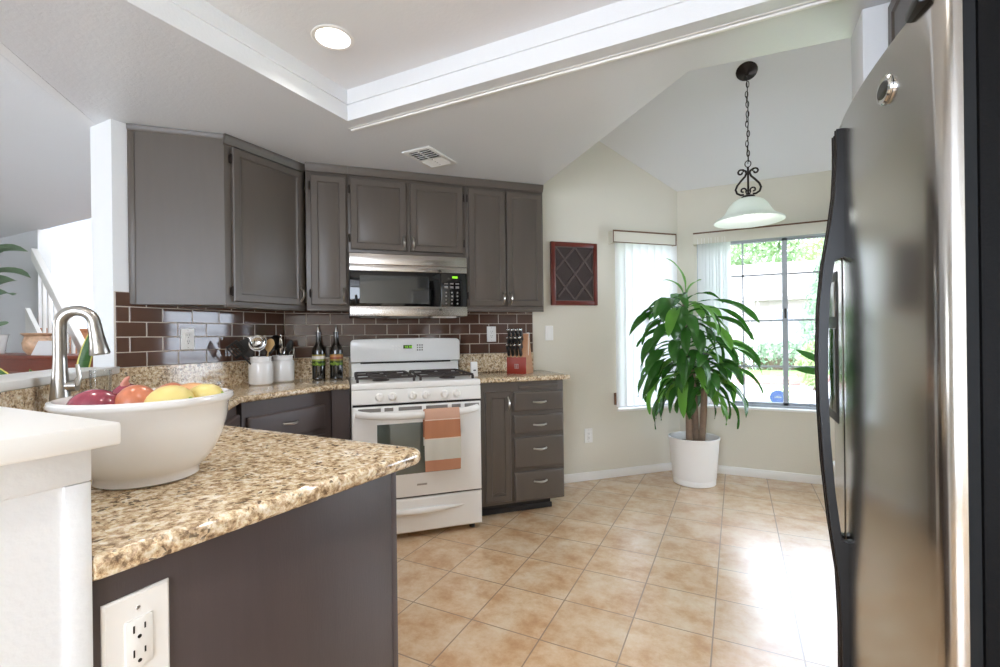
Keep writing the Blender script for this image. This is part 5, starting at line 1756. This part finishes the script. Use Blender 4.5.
# ------------------------------------------------------------------ outdoors
tag(MB().box(-30, 40, 4.6, 60, -0.20, -0.12).make('ground', 'concrete'), 'pale concrete ground outside the windows', 'ground', None, 'structure')
tag(MB().box(-6, 7, 6.0, 9.0, -0.12, -0.105).make('lawn', 'grass'), 'strip of grass outside the nook window', 'lawn', None, 'structure')
tag(MB().box(-8, 10, 16.2, 19, -0.12, -0.10).make('lawn', 'grass'), 'strip of grass in front of the pale house', 'lawn', None, 'structure')
solo('brick_edging', MB().box(-8, 10, 13.6, 14.3, -0.12, 0.02, 0.02), 'brick_red', 'low red brick edging along the bed outside', 'edging', FH, (0, 13.9, -0.12))
H = Thing('house', 'pale stucco house with a pitched roof across the yard', 'house', FH, (1.0, 22.0, -0.12))
H.add('wall', MB().box(-9, 9, 19.5, 25, -0.12, 2.35), 'stucco')
H.add('roof', MB().profile([(18.9, 2.30), (25.6, 2.30), (25.6, 2.45), (22.2, 4.0), (18.9, 2.45)], -9.8, 9.8), 'roof')
wf_ = H.add('window', MB().box(1.15, 2.45, 19.42, 19.52, 0.75, 2.0, 0.01), 'trim')
H.add('pane', MB().box(1.25, 1.77, 19.40, 19.43, 0.85, 1.9).box(1.83, 2.35, 19.40, 19.43, 0.85, 1.9), 'vinyl', wf_)
H.add('door', MB().box(-2.6, -1.7, 19.44, 19.52, -0.1, 2.0, 0.01), 'trim')


def leaf_cloud(mb, c, rx, ry, rz, n, size, rnd):
    for _ in range(n):
        a, b = rnd.uniform(0, 2 * PI), math.acos(rnd.uniform(-1, 1))
        rr = rnd.uniform(0.55, 1.0) ** 0.6
        lump = 1 + 0.18 * math.sin(3 * a + 2 * b) + 0.1 * math.sin(7 * a)
        p = Vector((c[0] + rx * rr * lump * math.sin(b) * math.cos(a), c[1] + ry * rr * lump * math.sin(b) * math.sin(a), c[2] + rz * rr * math.cos(b)))
        q = Euler((rnd.uniform(0, 6.3), rnd.uniform(0, 6.3), rnd.uniform(0, 6.3))).to_matrix()
        s = size * rnd.uniform(0.6, 1.3)
        vs = [mb.bm.verts.new(p + q @ Vector(v)) for v in ((-s, 0, 0), (0, -s * 0.45, s * 0.1), (s, 0, 0), (0, s * 0.45, s * 0.1))]
        mb.bm.faces.new(vs)


def tree(name, label, x, y, h, crowns, m, size, n, group='trees and shrubs in the yard', trunk_r=0.14):
    T = Thing(name, label, 'tree' if 'tree' in name else 'shrub', FH, (x, y, -0.12), group)
    T.add('trunk', MB().tube([(x, y, -0.12), (x + 0.1, y, h * 0.4), (x + 0.05, y + 0.1, h * 0.75)], [trunk_r, trunk_r * 0.75, trunk_r * 0.4], 10), 'trunk')
    mb = MB()
    r = random.Random(int(x * 31 + y * 7))
    for c in crowns:
        leaf_cloud(mb, (x + c[0], y + c[1], c[2]), c[3], c[3], c[4], n, size, r)
    T.add('foliage', mb, m, smooth=0)


tree('tree', 'leafy tree behind the house, left in the wide window', -0.4, 28, 6.5, [(0, 0, 6.2, 2.6, 1.9), (1.6, 0, 5.2, 1.8, 1.4), (-2.0, 0.5, 5.4, 1.9, 1.5)], 'tree_leaf', 0.17, 1300)
tree('tree', 'yellow green tree behind the house, middle of the wide window', 3.6, 29, 6.5, [(0, 0, 6.4, 2.4, 2.0), (1.8, 0, 5.3, 1.9, 1.5), (-1.6, 0, 7.2, 1.6, 1.3)], 'tree_leaf2', 0.17, 1300)
tree('tree', 'tall leafy tree to the right behind the wide window', 6.6, 24, 6.0, [(0, 0, 5.4, 2.2, 2.2), (-0.8, 0, 3.6, 1.5, 1.3)], 'tree_leaf', 0.16, 1400)
tree('shrub', 'large round grey green shrub close outside the right sash', 2.35, 13.0, 2.6, [(0, 0, 1.6, 1.00, 1.45), (0.1, 0, 2.7, 0.8, 0.9)], 'bush_leaf', 0.085, 2600, trunk_r=0.08)
tree('shrub', 'low shrub beside the round grey green one', 1.55, 12.6, 0.9, [(0, 0, 0.45, 0.35, 0.5)], 'tree_leaf2', 0.06, 900, trunk_r=0.03)
tree('tree', 'leafy tree standing outside the narrow blind covered window', -7.0, 17, 5.0, [(0, 0, 4.4, 2.2, 1.8), (1.0, 0, 3.2, 1.5, 1.3)], 'tree_leaf', 0.16, 1300)
hg = MB()
rh = random.Random(9)
for k in range(26):
    leaf_cloud(hg, (-6.5 + k * 0.5, 18.6, 0.35), 0.42, 0.4, 0.55, 240, 0.075, rh)
T = Thing('hedge', 'low clipped hedge in front of the pale house', 'hedge', FH, (0, 18.6, -0.12))
T.add('foliage', hg, 'bush_leaf', smooth=0)
T.add('branches', MB().box(-6.5, 6.2, 18.5, 18.7, -0.12, 0.3), 'trunk')
# spiky flowering plant and yard sign
T = Thing('flowering_plant', 'spiky plant with pale yellow flowers behind the round blue sign', 'plant', FH, (0.62, 9.0, -0.10))
sk, fl = MB(), MB()
r4 = random.Random(4)
for k in range(46):
    a = k * 2.39996
    rows = leaf_rows((0.62, 9.0, -0.10), a, r4.uniform(0.35, 0.6), 0.03, rad(r4.uniform(35, 85)), rad(r4.uniform(20, 60)), 0.2, 7)
    sk.sheet(rows)
    if k % 3 == 0:
        fl.sphere(rows[-1][2], 0.028, (1, 1, 0.6), u=8, v=6)
T.add('foliage', sk, 'tree_leaf2', smooth=60)
T.add('flower', fl, 'flower')
T = Thing('yard_sign', 'small round blue sign on a stake in the yard', 'sign', FH, (0.56, 8.4, -0.12))
T.add('stake', MB().tube([(0.56, 8.4, -0.12), (0.56, 8.4, 0.10)], 0.010, 8), 'vinyl')
Xs = Matrix.Translation((0.56, 8.39, 0.185)) @ Matrix.Rotation(rad(90), 4, 'X')
pl = T.add('plate', MB().lathe([(0, -0.006), (0.105, -0.006), (0.108, 0), (0.105, 0.006), (0, 0.006)], X=Xs, seg=32), 'sign_blue')
T.add('lettering', MB().box(0.51, 0.61, 8.382, 8.386, 0.180, 0.192).box(0.53, 0.59, 8.382, 8.386, 0.200, 0.206), 'grey_slot', pl)
